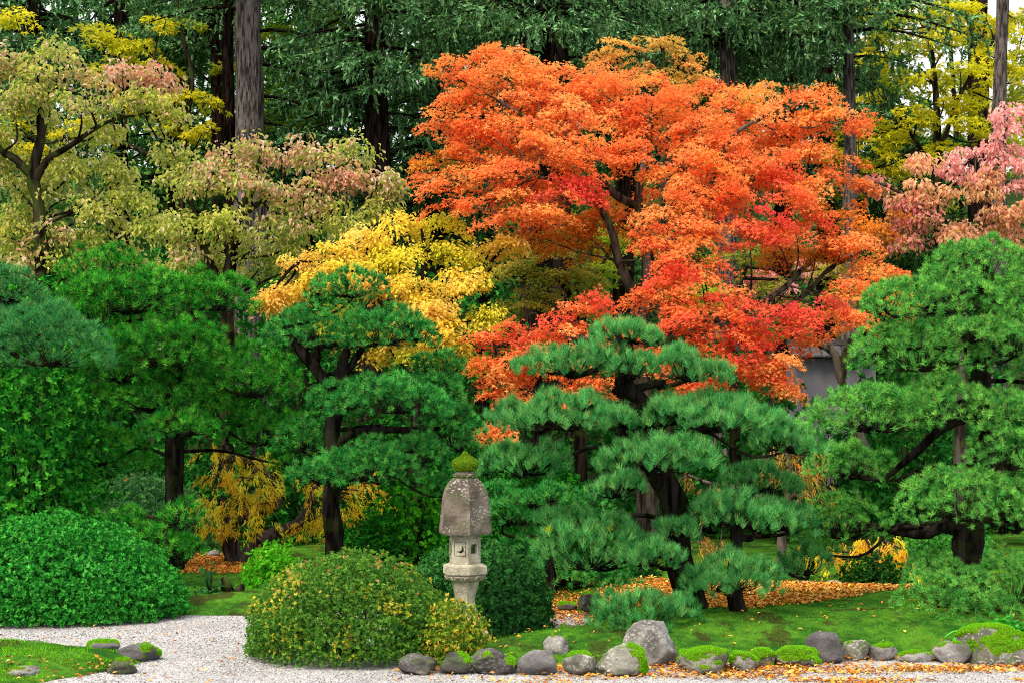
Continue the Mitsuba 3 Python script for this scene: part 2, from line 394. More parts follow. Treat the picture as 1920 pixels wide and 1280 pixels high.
# ------------------------------------------------------------------ clipped shrubs
def shrub(name, label, category, px, base, top, hw, y, leaf, pal, n_k=1.0, mat='mat_leaf', depth=None, power=0.5, lump=0.10, lump_size=0.45, patchfn=None, tmpl=LEAF2, aspect=0.62,
          shell=0.16, z0=0.0, weights=None, group=None, skirt=0.12, shag=0.25, lean=0.0, core=True):
    """a dome of small leaves; rows top and base, half width hw as pixels at distance y"""
    root = thing(name, label, category, group)
    rng = rng_of(name + label)
    ppm = FOC / y
    c = P(px, base, y); c[2] = max(c[2], z0) if z0 is not None else c[2]
    H = P(px, top, y)[2] - c[2]; rx = hw / ppm; ry = depth or rx * 0.9
    area = 2 * math.pi * ((rx * ry) ** 1.0 + H * (rx + ry) / 2) / 1.6
    n = int(n_k * area * 2.0 / (leaf * leaf * aspect * 0.5) / 7)
    # directions on the dome: from the skirt (below the widest row) to the top
    u = np.where(rng.random(n) < 0.25, rng.uniform(-skirt, 0.35, n), rng.uniform(-skirt, 1, n)); ph = rng.uniform(0, 2 * np.pi, n)
    cz = np.clip(u, -1, 1); sr = np.sqrt(1 - cz ** 2)
    dirs = np.c_[sr * np.cos(ph), sr * np.sin(ph), cz]
    sd_ = rng.uniform(0, 100)
    b = meshkit.fbm(dirs * np.array([rx, ry, H]) / lump_size + sd_, 3) - 0.5
    fine = meshkit.noise(dirs * np.array([rx, ry, H]) / (leaf * 3.0) + sd_) - 0.5
    rad = 1 + 2 * lump * b + fine * leaf * 3.0 / max(rx, 0.2)
    depthf = rng.exponential(1.0, n) * shell * 0.4 / max(min(rx, H), 0.3)
    rad = rad - np.minimum(depthf + (rng.random(n) < 0.38) * rng.uniform(0.05, 0.24, n) / max(min(rx, H), 0.3), 0.5)
    e = np.sign(cz) * np.abs(cz) ** (2 * power)          # power below 0.5 gives fuller shoulders
    hz = sr ** (2 * power)
    loc = np.c_[hz * np.cos(ph) * rx, hz * np.sin(ph) * ry, e * H * (1 - skirt) + H * skirt] * 1.0
    loc[:, 2] = H * skirt + e * H * (1 - skirt) * np.where(e > 0, 1, 1.0)
    mid = np.array([0, 0, H * skirt])
    loc = mid + (loc - mid) * rad[:, None]
    loc[:, 0] += lean * loc[:, 2]
    pos = loc + c
    pos[:, 2] = np.where(pos[:, 2] < c[2] + 0.03, c[2] + 0.02 + np.abs(pos[:, 2] - c[2]) * 0.5, pos[:, 2]); loc = pos - c
    keep = pos[:, 2] > c[2] + 0.015
    pos, dirs, loc = pos[keep], dirs[keep], loc[keep]
    n = len(pos)
    nrm = unit(np.c_[loc[:, 0] / rx ** 2, loc[:, 1] / ry ** 2, (loc[:, 2] - mid[2]) / H ** 2])
    sdir = unit(nrm * 0.8 + rng.normal(0, 0.42, (n, 3)) + np.array([0, 0, 0.30]))
    a1 = unit(np.cross(sdir, np.array([0.3, 0.93, 0.21]))); a2 = np.cross(sdir, a1)
    k = 7
    ph = rng.uniform(0, 2 * np.pi, (n, 1)) + np.arange(k) * 2.4 + rng.normal(0, 0.3, (n, k))
    th = rng.uniform(0.35, 1.45, (n, k))
    ring = np.cos(ph)[..., None] * a1[:, None] + np.sin(ph)[..., None] * a2[:, None]
    d = np.cos(th)[..., None] * sdir[:, None] + np.sin(th)[..., None] * ring
    up = np.sin(th)[..., None] * sdir[:, None] - np.cos(th)[..., None] * ring * 0.6 + rng.normal(0, 0.25, (n, k, 3))
    col = pick(rng, pal, n, 0.16, weights) * (0.82 + 0.36 * meshkit.fbm(pos / 0.35 + sd_, 2))[:, None]
    if patchfn is not None:
        col = patchfn(rng, loc / np.array([rx, ry, H]), pos, col)
    mb = MB()
    L = leaf * rng.uniform(0.75, 1.2, (n, k)) * rng.uniform(0.85, 1.15, (n, 1))
    pos = pos + nrm * (rng.random((n, 1)) ** 6) * shag * leaf * 4
    p2 = pos[:, None] - sdir[:, None] * (leaf * 0.6 * th / 1.45 * rng.uniform(0.3, 1, (n, k)))[..., None]
    col = np.repeat(col[:, None] * np.array([1.12, 1.0, 0.75]), k, 1) * np.exp(rng.normal(0, 0.15, (n, k, 1)))
    leaves(mb, p2.reshape(-1, 3), d.reshape(-1, 3), up.reshape(-1, 3), L.ravel(), L.ravel() * aspect, col.reshape(-1, 3), tmpl)
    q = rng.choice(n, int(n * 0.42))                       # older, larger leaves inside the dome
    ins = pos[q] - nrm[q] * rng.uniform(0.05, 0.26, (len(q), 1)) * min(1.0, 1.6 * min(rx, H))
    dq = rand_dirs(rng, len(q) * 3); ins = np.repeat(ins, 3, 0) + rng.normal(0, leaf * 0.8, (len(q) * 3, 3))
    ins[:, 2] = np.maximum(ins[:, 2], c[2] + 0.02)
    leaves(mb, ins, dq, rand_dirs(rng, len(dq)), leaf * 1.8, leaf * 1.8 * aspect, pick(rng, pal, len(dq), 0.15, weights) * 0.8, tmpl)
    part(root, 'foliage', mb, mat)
    # stems inside
    wb = MB()
    k = 46
    a = rng.uniform(0, 2 * np.pi, k); q = rng.choice(n, k)
    A = np.c_[np.cos(a) * rx * 0.18, np.sin(a) * ry * 0.18, np.zeros(k)] + c
    thin_tubes(wb, A, c + (pos[q] - c) * 0.93, 0.016, 0.004, rng.normal(0, 0.03, (k, 3)))
    part(root, 'stems', wb, 'bark_mossy', True)
    return root


# ------------------------------------------------------------------ broadleaf trees
def blob_points(rng, b, y):
    px, py, rx, ry = b[:4]
    return


def broadleaf(name, label, category, y, blobs, pals, trunk, leaf, dens, tmpl=MAPLE, aspect=0.8, mat='mat_leaf', spray_r=0.45, flat=0.35, droop=0.25, hang=0.35,
              bark_mat='bark_mossy', group=None, jit=0.12, jitn=0.45, twig=True, stems=(), depth_k=0.8, limb_r=0.05, weights=None, own_mix=(0.0, 0.55), grow=1.0):
    """blobs: (px, py, rx, ry, palette key, dy). Each blob is filled with flat sprays of leaves; a limb runs to it from the trunk.
    trunk: list of stems, each (points as (px, py, dy), radii)"""
    root = thing(name, label, category, group)
    rng = rng_of(name + label)
    all_pts = []
    wb = MB()
    for k, (pts, rad) in enumerate(trunk):
        q = [P(a, b, y + d) for a, b, d in pts]
        all_pts.append(curve(np.array(q), 40))
        if k == 0:
            t0 = MB(); tube(t0, q, rad, 12, 36, 0.28, k, True); part(root, 'trunk', t0, bark_mat, True)
        else:
            tube(wb, q, rad, 9, 26, 0.28, k, True)
    skel = np.vstack(all_pts)
    lb = MB()
    tw = MB()
    for b in blobs:
        px, py, rx, ry, pk, dy = b
        yy = y + dy; ppm = FOC / yy
        c = P(px, py, yy); ax, az = rx / ppm * grow, ry / ppm * grow; ay = depth_k * (ax + az) / 2
        # limb
        far = np.linalg.norm((skel - c) * np.array([1, 1, 1.0]) + np.array([0, 0, 0.8]), axis=1)
        s0 = skel[far.argmin()]
        L = np.linalg.norm(c - s0)
        m = (s0 + c) / 2 + rng.normal(0, 0.08 * L, 3) + np.array([0, 0, -0.05 * L])
        tube(wb, [s0, m, c], [limb_r * min(1, 0.4 + 0.25 * L), limb_r * 0.6, limb_r * 0.25], 6, 10, 0.3, int(px))
        ns = max(3, int(dens * ax * az / spray_r ** 2 * 2.2))
        u = rand_dirs(rng, ns) * (rng.uniform(0, 1, (ns, 1)) ** 0.45)
        sc = c + u * np.array([ax, ay, az])
        if twig:
            thin_tubes(tw, np.repeat(c[None], ns, 0) + rng.normal(0, 0.1, (ns, 3)), sc, 0.008, 0.003, rng.normal(0, 0.06, (ns, 3)) + np.array([0, 0, -0.05]))
        pal, w = pals[pk] if isinstance(pals[pk], tuple) else (pals[pk], None)
        sprayc = pick(rng, pal, ns, jit, w)
        sr = spray_r * rng.uniform(0.6, 1.25, ns)
        nl = np.maximum(4, (leaf_count(spray_r, leaf, aspect) * (sr / spray_r) ** 2)).astype(int)
        idx = np.repeat(np.arange(ns), nl); n = len(idx)
        ang = rng.uniform(0, 2 * np.pi, n); r = np.sqrt(rng.uniform(0, 1, n))
        out = np.c_[np.cos(ang), np.sin(ang), np.zeros(n)]
        tilt = unit(u * np.array([1, 1, 0.3]) * 0.55 + rng.normal(0, 0.18, (ns, 3)) + np.array([0, 0, 1.0]))
        e1 = unit(np.cross(tilt, np.array([0.1, 1, 0.05]))); e2 = np.cross(tilt, e1)
        rr = r * sr[idx] * (0.65 + 0.7 * meshkit.noise(np.c_[out[:, :2] * 1.5 + idx[:, None] * 3.7, np.zeros(n)]))
        pos = sc[idx] + (out[:, :1] * e1[idx] + out[:, 1:2] * e2[idx]) * rr[:, None] + tilt[idx] * (rng.normal(0, flat * 0.25, n) * sr[idx] - droop * sr[idx] * r ** 2)[:, None]
        d = unit(out[:, :1] * e1[idx] + out[:, 1:2] * e2[idx] + rng.normal(0, jitn, (n, 3)) + np.array([0, 0, -hang]))
        up = unit(tilt[idx] + rng.normal(0, jitn, (n, 3)))
        own = pick(rng, pal, n, jit, w)
        t = rng.uniform(*own_mix, (n, 1))
        col = sprayc[idx] * (1 - t) + own * t
        L = leaf * rng.uniform(0.7, 1.2, n)
        leaves(lb, pos, d, up, L, L * aspect, col, tmpl)
    part(root, 'crown', lb, mat)
    part(root, 'limbs', wb, bark_mat, True, kind='stuff')
    if twig:
        part(root, 'twigs', tw, bark_mat, True, kind='stuff')
    return root


def leaf_count(sr, leaf, aspect):
    return 1.15 * math.pi * sr ** 2 / (leaf * leaf * aspect * 0.5)


# ================================================================== THE GROUND
GRAVEL = shapely.Polygon([(-16, 4), (16, 4), (16, 16.9), (5.2, 16.85), (3.3, 16.65), (2.6, 16.25), (2.0, 16.1), (-0.2, 16.0), (-1.15, 15.95), (-0.9, 17.2), (0.15, 18.55), (0.85, 18.85), (1.2, 20.3), (0.62, 21.7), (-1.5, 21.2),
                          (-3.8, 20.5), (-4.8, 20.55), (-6, 19.6), (-16, 19.2)])


def lawn_z(x, y):
    x, y = np.asarray(x, float), np.asarray(y, float)
    pt = shapely.points(x.ravel(), y.ravel())
    d = shapely.distance(GRAVEL.exterior, pt).reshape(x.shape)
    inside = shapely.contains_xy(GRAVEL, x.ravel(), y.ravel()).reshape(x.shape)
    s = np.clip(d / 1.1, 0, 1)
    z = 0.05 * np.clip(d / 0.05, 0, 1) + 0.17 * s * s * (3 - 2 * s)
    z = z + 0.10 * np.exp(-((x - 2.9) ** 2 + (y - 19.0) ** 2) / 2.0) + 0.16 * np.exp(-((x - 6.2) ** 2 / 3.5 + (y - 18.6) ** 2 / 3.0)) + 0.10 * np.exp(-((x - 4.4) ** 2 / 4 + (y - 21.0) ** 2 / 2))
    z = z + (meshkit.fbm(np.stack([x * 0.9, y * 0.9, x * 0], -1), 3) - 0.5) * 0.10 * s + (meshkit.fbm(np.stack([x * 5, y * 5, x * 0], -1), 2) - 0.5) * 0.035
    return np.where(inside, -0.10 - np.clip(d, 0, 0.5) * 0.2, z)


def sheet(xs, ys, zfn):
    X, Y = np.meshgrid(xs, ys)
    v = np.c_[X.ravel(), Y.ravel(), zfn(X, Y).ravel()]
    nx, ny = len(xs), len(ys)
    i, j = np.meshgrid(np.arange(nx - 1), np.arange(ny - 1))
    a = (j * nx + i).ravel()
    return v, np.vstack([np.c_[a, a + 1, a + nx + 1], np.c_[a, a + nx + 1, a + nx]])


def struct(name, v, f, mat, smooth=True, label=None):
    mb = MB(); mb.add(v, f)
    mb.put(name, mat, smooth)
    labels[name] = {'kind': 'structure', **({'label': label} if label else {})}


struct('gravel_path', *sheet(np.arange(-14, 14.01, 0.5), np.arange(3, 24.01, 0.5), lambda x, y: (meshkit.fbm(np.stack([x, y, x * 0], -1), 3) - 0.5) * 0.035), 'mat_gravel', True,
       'pale grey gravel path curving between the mossy banks')
struct('moss_lawn', *sheet(np.arange(-13, 14.01, 0.18), np.arange(15.4, 36.01, 0.18), lawn_z), 'mat_moss', True, 'green moss lawn with fallen leaves under the pines')


def hill_z(x, y):
    s = np.clip((y - 50) / 100, 0, 1)
    return -0.3 + np.where(y > 34, 0.35, 0) + 30 * s * s * (3 - 2 * s) + (meshkit.fbm(np.stack([x * 0.12, y * 0.12, x * 0], -1), 3) - 0.5) * 1.6 * np.clip((y - 38) / 10, 0, 1)


struct('ground', *sheet(np.linspace(-320, 320, 81), np.r_[np.linspace(-120, 30, 20), np.linspace(34, 160, 48), np.linspace(175, 420, 12)], hill_z), 'mat_forest_floor', True,
       'dark wooded hillside rising behind the garden')

# the low mossy islet at the left front
ISLET = shapely.Polygon([(-9, 17.9), (-6.6, 17.75), (-5.6, 17.3), (-4.7, 17.0), (-4.25, 16.5), (-4.35, 15.7), (-4.9, 15.0), (-5.6, 14.0), (-9, 13.5)])


def islet_z(x, y):
    pt = shapely.points(x.ravel(), y.ravel())
    d = shapely.distance(ISLET.exterior, pt).reshape(x.shape)
    inside = shapely.contains_xy(ISLET, x.ravel(), y.ravel()).reshape(x.shape)
    s = np.clip(d / 0.7, 0, 1)
    z = 0.04 + 0.12 * s * s * (3 - 2 * s) + (meshkit.fbm(np.stack([x * 2.2, y * 4, x * 0], -1), 3) - 0.5) * 0.10
    return np.where(inside, np.where(d < 0.06, 0.02, z), -0.10)


struct('moss_bank', *sheet(np.arange(-9.5, -3.9, 0.08), np.arange(13.2, 18.1, 0.08), islet_z), 'mat_moss', True, 'low bank of bright green moss at the left front of the gravel')


def blades(name, label, category, rng, x, y, z, length, pal, lean=0.5, width=0.006):
    n = len(x)
    mb = MB()
    d = unit(np.c_[rng.normal(0, lean, (n, 2)), np.ones(n)])
    pos = np.c_[x, y, z - 0.004]
    L = length * rng.uniform(0.6, 1.3, n)
    leaves(mb, pos, d, rand_dirs(rng, n), L, width * rng.uniform(0.8, 1.4, n), pick(rng, pal, n, 0.25) * (0.65 + 0.7 * meshkit.fbm(pos / 0.35, 3))[:, None], NEEDLE)
    key = unique(name)
    mb.put(key, 'mat_needle')
    labels[key] = {'kind': 'stuff', 'label': label, 'category': category}


MOSS = [lin(62, 154, 34, .5), lin(88, 182, 38, .52), lin(46, 124, 30, .45), lin(116, 158, 46, .40)]
rng = rng_of('moss')
x, y = rng.uniform(-6.5, 9, 72000), 15.8 + 13 * rng.uniform(0, 1, 72000) ** 1.6
k = (np.abs(x) < y * 0.40) & ~shapely.contains_xy(GRAVEL.buffer(0.02), x, y)
blades('moss_tufts', 'fine green moss shoots covering the lawn', 'moss', rng, x[k], y[k], lawn_z(x[k], y[k]), 0.034, MOSS)
x, y = rng.uniform(-7, -4.2, 26000), rng.uniform(14.4, 17.9, 26000)
k = shapely.contains_xy(ISLET.buffer(-0.06), x, y) & (meshkit.fbm(np.c_[x * 1.3, y * 2.6, x * 0], 3) > 0.44)
blades('moss_carpet', 'bright green moss shoots on the left front bank', 'moss', rng, x[k], y[k], islet_z(x[k], y[k]), 0.036, [lin(110, 190, 30, .55), lin(135, 200, 40, .55), lin(70, 150, 25, .5)])

# loose gravel chips
rng = rng_of('chips')
n = 34000
x, y = rng.uniform(-7.6, 6.2, n), rng.uniform(14.7, 21.3, n)
k = shapely.contains_xy(GRAVEL, x, y) & ((x < -2.2) | (y < 16.0) | ((x > -0.2) & (y > 18.4))) & (np.abs(x) < y * 0.38)
x, y = x[k], y[k]; n = len(x)
tet = np.array([[1, 1, 1], [-1, -1, 1], [-1, 1, -1], [1, -1, -1.0]]) * 0.5
R = rand_dirs(rng, n); U = rand_dirs(rng, n)
ax = np.stack([R, unit(np.cross(U, R)), np.cross(R, unit(np.cross(U, R)))], 1)
sz = rng.uniform(0.007, 0.017, n)
z0 = (meshkit.fbm(np.c_[x, y, x * 0], 3) - 0.5) * 0.035
v = np.einsum('kj,njm->nkm', tet, ax) * sz[:, None, None] + np.c_[x, y, z0 + sz * 0.25][:, None]
cc = np.repeat(rng.uniform(0.13, 0.55, (n, 1)) * np.array([[1, 0.99, 1.0]]), 4, 0)
mb = MB(); mb.add(v.reshape(-1, 3), (np.array([[0, 1, 2], [0, 3, 1], [0, 2, 3], [1, 3, 2]])[None] + (np.arange(n) * 4)[:, None, None]).reshape(-1, 3), cc)
mb.put('gravel_chips', 'mat_litter'); labels['gravel_chips'] = {'kind': 'stuff', 'label': 'loose pale grey gravel chips on the path', 'category': 'gravel'}

# fallen leaves
ORANGE = [lin(242, 174, 64, .62), lin(246, 196, 74, .62), lin(234, 142, 62, .60), lin(220, 116, 66, .58), lin(246, 212, 130, .60), lin(186, 112, 62, .5)]


def litter(poly, n, zfn, pal=ORANGE, size=0.055, clump=None, name='fallen_leaves', label='', flat=0.35):
    rng = rng_of(label)
    poly = shapely.Polygon(poly)
    x0, y0, x1, y1 = poly.bounds
    x, y = rng.uniform(x0, x1, n * 2), rng.uniform(y0, y1, n * 2)
    k = shapely.contains_xy(poly, x, y)
    if clump is not None:
        k &= rng.random(2 * n) < clump(x, y)
    x, y = x[k][:n], y[k][:n]; n = len(x)
    if n == 0:
        return
    z = zfn(x, y) + np.abs(rng.normal(0.012, 0.012, n))
    a = rng.uniform(0, 2 * np.pi, n)
    d = np.c_[np.cos(a), np.sin(a), rng.normal(0, flat, n)]
    up = unit(np.c_[rng.normal(0, flat, (n, 2)), np.ones(n)])
    L = size * rng.uniform(0.6, 1.5, n)
    mb = MB(); leaves(mb, np.c_[x, y, z], d, up, L, L * rng.uniform(0.3, 0.7, n), pick(rng, pal, n, 0.22) * 0.85, LEAF2)
    key = unique(name); mb.put(key, 'mat_litter')
    labels[key] = {'kind': 'stuff', 'label': label, 'category': 'fallen leaves'}


zg = lambda x, y: np.maximum((meshkit.fbm(np.stack([x, y, x * 0], -1), 3) - 0.5) * 0.035, 0) + 0.003
zl = lambda x, y: np.maximum(lawn_z(x, y), zg(x, y)) + 0.012
cl = lambda sx, sy, lo, hi: (lambda x, y: np.clip((meshkit.fbm(np.c_[x * sx, y * sy, x * 0], 3) - lo) / (hi - lo), 0, 1))
litter([(2.0, 18.9), (3.2, 18.75), (4.1, 19.3), (5.2, 20.4), (6.1, 21.4), (6.4, 22.4), (4.4, 22.9), (2.4, 23.2), (1.6, 21)], 15000, zl, label='thick carpet of orange and yellow fallen leaves behind the black pine trunk')
litter([(0.7, 20.4), (1.3, 20.3), (2.2, 19.2), (2.6, 22), (2.6, 23.6), (0.6, 23.4), (0.5, 21.8)], 4200, zl, clump=cl(1.6, 2.5, 0.36, 0.6), label='scattered orange leaves on moss left of the black pine')
litter([(-6.6, 24.6), (-4.7, 24.4), (-4.6, 28.5), (-6.8, 28.5)], 6000, zl, pal=ORANGE[:4] + [lin(238, 150, 100, .6)], label='orange red leaf carpet under the yellow laceleaf maple')
litter([(-0.6, 18.9), (0.9, 18.9), (1.25, 20.3), (0.6, 21.8), (-0.6, 21.4)], 1700, zg, clump=lambda x, y: np.clip((y - 19.0) / 2.2, 0.05, 1), pal=ORANGE[2:], label='orange leaves on the gravel between the dark bush and the black pine')
litter([(-1.4, 15.0), (0.6, 14.7), (6.4, 14.7), (6.4, 16.8), (3.2, 16.6), (-1.3, 15.95)], 7500, zg, clump=lambda x, y: cl(0.8, 3.4, 0.38, 0.66)(x, y) * np.clip(0.22 + 0.26 * x, 0.10, 1), label='orange leaves drifted on the front gravel below the edging stones')
litter([(-1.2, 15.62), (6.4, 15.62), (6.4, 15.95), (-1.2, 15.9)], 1500, zg, clump=cl(2.2, 2.2, 0.35, 0.65), label='orange leaves caught along the foot of the edging stones')
litter([(-7.5, 15), (-2.6, 14.8), (-2.2, 20), (-7.5, 19)], 190, zg, pal=ORANGE[2:] + [lin(150, 95, 70, .5)], label='few brown and orange leaves on the left gravel')
litter([(-1, 15.9), (7, 15.9), (9, 21), (7, 19.6), (2.0, 18.7), (-1, 17.5)], 330, zl, label='few orange leaves on the front moss lawn')
litter([(-6.3, 14.7), (-5.2, 14.7), (-4.3, 15.4), (-4.3, 16.2), (-5.0, 15.5), (-6.3, 15.2)], 150, lambda x, y: np.maximum(islet_z(x, y), 0) + 0.02, pal=ORANGE[2:], label='rusty leaves along the front of the left moss bank')


# ================================================================== STONES
def rock(label, px0, px1, py0, py1, mat, moss=0.0, mossdir=(0.0, 0.0, 1.0), z0=0.0, y=None, sub=None, flat=0.0, seed=None):
    sub = sub or (4 if px1 - px0 > 80 else 3)
    key = thing('stone', label, 'stone')
    rng = rng_of(label if seed is None else str(seed))
    y = y or (EYE - z0) * FOC / (py1 - HORIZON)
    ppm = FOC / y
    rx, h = (px1 - px0) / 2 / ppm * 1.06, (py1 - py0) / ppm
    m = trimesh.creation.icosphere(subdivisions=sub)
    v = np.array(m.vertices); f = np.array(m.faces)
    sd_ = rng.uniform(0, 100)
    r = np.ones(len(v))
    v = np.sign(v) * np.abs(v) ** 0.78
    v0 = v.copy()
    for _ in range(13):                                     # broad faces, as if broken off
        nn = rand_dirs(rng, 1)[0]; dd = rng.uniform(0.70, 1.05)
        t = v @ nn
        r = np.minimum(r, np.where(t > 0.2, dd / np.maximum(t, 0.2), 9))
    r = r * (1 + 0.22 * (meshkit.fbm(v * 1.6 + sd_, 3) - 0.5) + 0.11 * (meshkit.fbm(v * 5 + sd_, 4) - 0.5))
    v = v * r[:, None]
    v = (v - (v.max(0) + v.min(0)) / 2) / (np.ptp(v, axis=0) / 2)
    v[:, 2] = (v[:, 2] - v[:, 2].min()) / np.ptp(v[:, 2])
    v[:, 2] = v[:, 2] * 1.22 - 0.22
    v = v * np.array([rx, rx * 0.85, h])
    if flat:
        v[:, 2] = np.minimum(v[:, 2], h * (0.75 + 0.1 * meshkit.fbm(v * 3 + sd_, 2)))
    c = P((px0 + px1) / 2, py1, y); c[2] = z0; c[1] += rx * 0.5
    v = v + c
    mb = MB(); mb.add(v, f); part(key, 'body', mb, mat, 38)
    if moss:
        mesh = trimesh.Trimesh(v, f, process=False)
        nr = np.array(mesh.vertex_normals)
        q = nr @ unit(np.array(mossdir)) * 0.75 + (meshkit.fbm(v / (rx * 0.5) + sd_ + 9, 3) - 0.5) * 1.5
        mk = np.clip((q - (0.95 - moss)) / 0.30, 0, 1)
        mk[v[:, 2] < z0 + 0.02] = 0
        w = v + nr * (0.022 * mk * (0.7 + 0.6 * meshkit.noise(v * 60)) - 0.004)[:, None]
        fs = f[mk[f].max(1) > 0.02]
        if len(fs):
            mm = MB(); mm.add(w, fs); part(key, 'moss', mm, 'mat_moss_bright', True, kind='stuff')
            area = trimesh.triangles.area(w[f]) * (mk[f].mean(1) > 0.35)
            nb = int(area.sum() * 26000)
            if nb > 20:
                fi = rng.choice(len(f), nb, p=area / area.sum()); bb = rng.dirichlet([1, 1, 1], nb)
                pos = (w[f[fi]] * bb[..., None]).sum(1); d = unit(nr[f[fi, 0]] + rng.normal(0, 0.5, (nb, 3)))
                ml = MB(); leaves(ml, pos - d * 0.004, d, rand_dirs(rng, nb), 0.022, 0.006, pick(rng, [lin(110, 196, 24, .62), lin(92, 176, 26, .62), lin(140, 190, 44, .6)], nb, 0.25), NEEDLE)
                part(key, 'moss_shoots', ml, 'mat_needle', kind='stuff')
    return key


scene['mat_moss_bright'] = {'type': 'diffuse', 'reflectance': mikit.proc(lambda p, n, uv: mix(C(0.035, 0.085, 0.006), C(0.13, 0.23, 0.010), fbm(p.x * 18, p.y * 18, p.z * 18, 3)))}

for a in [
    ('dark grey stone at the left end of the edging, half under the azalea', 748, 816, 1226, 1262, 'rock_dark', 0.15),
    ('dark stone with a moss patch on its right side, below the small yellow azalea', 824, 884, 1226, 1263, 'rock_dark', 0.42, (0.7, 0, 0.6)),
    ('broad dark green flecked stone right of the small yellow azalea', 880, 968, 1217, 1263, 'rock_dark', 0.30),
    ('rounded brownish grey stone with a flat top in the edging', 972, 1043, 1221, 1265, 'rock_smooth', 0.05),
    ('small speckled grey stone sitting behind two rounded stones', 1020, 1067, 1210, 1246, 'rock_grey', 0.25, (0.3, 0, 1), 0.06, 16.4),
    ('speckled grey green stone with two rounded humps left of the mossy boulder', 1056, 1120, 1227, 1265, 'rock_speckled', 0.30),
    ('pale lichen covered boulder with bright moss on its right half, before the tallest stone', 1120, 1211, 1211, 1267, 'rock_speckled', 0.62, (0.85, -0.1, 0.35)),
    ('tallest pale grey boulder standing under the lowest pine branch', 1170, 1270, 1181, 1265, 'rock_grey', 0.0, (0, 0, 1), 0.0, 16.0),
    ('low grey stone capped with bright green moss right of the tallest boulder', 1276, 1370, 1217, 1262, 'rock_speckled', 0.72, (0.15, 0.2, 1)),
    ('small mossy stone right of the moss capped stone', 1372, 1424, 1226, 1257, 'rock_grey', 0.65),
    ('small round cushion of moss over a hidden stone', 1408, 1456, 1219, 1250, 'rock_speckled', 0.95),
    ('low stone under a smooth green moss cushion before the leaning grey stone', 1452, 1542, 1217, 1249, 'rock_speckled', 0.80, (0, 0.1, 1)),
    ('smooth leaning slate grey stone with a rounded top', 1512, 1584, 1185, 1243, 'rock_smooth', 0.0),
    ('round dark speckled stone right of the leaning grey stone', 1584, 1632, 1199, 1237, 'rock_speckled', 0.25),
    ('angular grey stone with a pale face, second right of the leaning stone', 1630, 1684, 1208, 1237, 'rock_grey', 0.28),
    ('small flat stone half sunk in leaves between the angular stone and the fern', 1688, 1752, 1222, 1240, 'rock_grey', 0.35),
    ('slanting grey stone left of the large mossy boulder at the right edge', 1756, 1832, 1204, 1243, 'rock_grey', 0.20, (-0.5, 0, 0.8)),
    ('large moss covered boulder with white patches at the right edge', 1808, 1936, 1176, 1246, 'rock_speckled', 0.66, (-0.25, 0.0, 0.8)),
    ('rounded stone half covered with moss at the tip of the left moss bank', 212, 292, 1208, 1240, 'rock_smooth', 0.52, (0.7, 0, 0.6)),
    ('low grey stone at the back edge of the left moss bank', 158, 218, 1204, 1222, 'rock_smooth', 0.35),
    ('flat grey stone at the far back edge of the left moss bank', 22, 78, 1202, 1213, 'rock_smooth', 0.2),
    ('dark mossy stone below the tip of the left moss bank', 196, 252, 1236, 1264, 'rock_dark', 0.35),
    ('pale flat slab sunk in moss at the left edge', -20, 66, 1250, 1276, 'rock_grey', 0.30),
]:
    rock(*a)
for a in [
    ('dark grey stone among orange leaves behind the lowest pine branch', 1084, 1124, 1112, 1142, 'rock_dark', 0.35, (0, 0, 1), 0.12),
    ('small flat mossy stone at the edge of the back gravel', 1046, 1082, 1130, 1142, 'rock_dark', 0.45, (0, 0, 1), 0.05),
    ('long flat grey stone at the near edge of the back gravel', 1042, 1096, 1174, 1193, 'rock_smooth', 0.15, (0, 0, 1), 0.03),
    ('thin white stone on the far moss right of the black pine', 1496, 1532, 1090, 1100, 'rock_grey', 0.0, (0, 0, 1), 0.2),
    ('flat pinkish white stone on the far moss beside the dark shrub', 1548, 1582, 1088, 1098, 'rock_grey', 0.0, (0, 0, 1), 0.2),
    ('small white stone on the far moss under the black pine', 1160, 1182, 1088, 1098, 'rock_grey', 0.0, (0, 0, 1), 0.2),
    ('pale stone at the far edge of the leaf carpet under the laceleaf maple', 386, 412, 1030, 1045, 'rock_grey', 0.1, (0, 0, 1), 0.2),
]:
    rock(*a, sub=3)


# ================================================================== THE STONE LANTERN
def hexa(prof, rot, ridge=0.0, sub=6, dent=0.0):
    """a six-sided bell from (radius, z) rows; ridge: how far the corners stand proud"""
    prof = np.asarray(prof, float)
    prof = curve(prof, len(prof) * 5) if len(prof) > 3 and dent >= 0 else prof
    na = 6 * sub
    th = np.arange(na) / na * 2 * np.pi
    loc = (th % (np.pi / 3)) - np.pi / 6
    k = math.cos(np.pi / 6) / np.cos(loc)
    edge = np.abs(loc) / (np.pi / 6)
    k = k * (1 + ridge * np.clip((edge - 0.72) / 0.28, 0, 1) ** 1.0 - abs(dent) * 0.5 * (1 - edge ** 2))
    v = np.stack([prof[:, :1] * k * np.cos(th + rot), prof[:, :1] * k * np.sin(th + rot), np.repeat(prof[:, 1:], na, 1)], -1).reshape(-1, 3)
    m = len(prof)
    i, j = np.meshgrid(np.arange(m - 1), np.arange(na), indexing='ij')
    q = np.stack([i * na + j, i * na + (j + 1) % na, (i + 1) * na + (j + 1) % na, (i + 1) * na + j], -1).reshape(-1, 4)
    f = np.vstack([q[:, [0, 1, 2]], q[:, [0, 2, 3]]])
    c0, c1 = len(v), len(v) + 1
    v = np.vstack([v, [0, 0, prof[0, 1]], [0, 0, prof[-1, 1]]])
    jj = np.arange(na)
    f = np.vstack([f, np.c_[(jj + 1) % na, jj, np.full(na, c0)], np.c_[(m - 1) * na + jj, (m - 1) * na + (jj + 1) % na, np.full(na, c1)]])
    return v, f


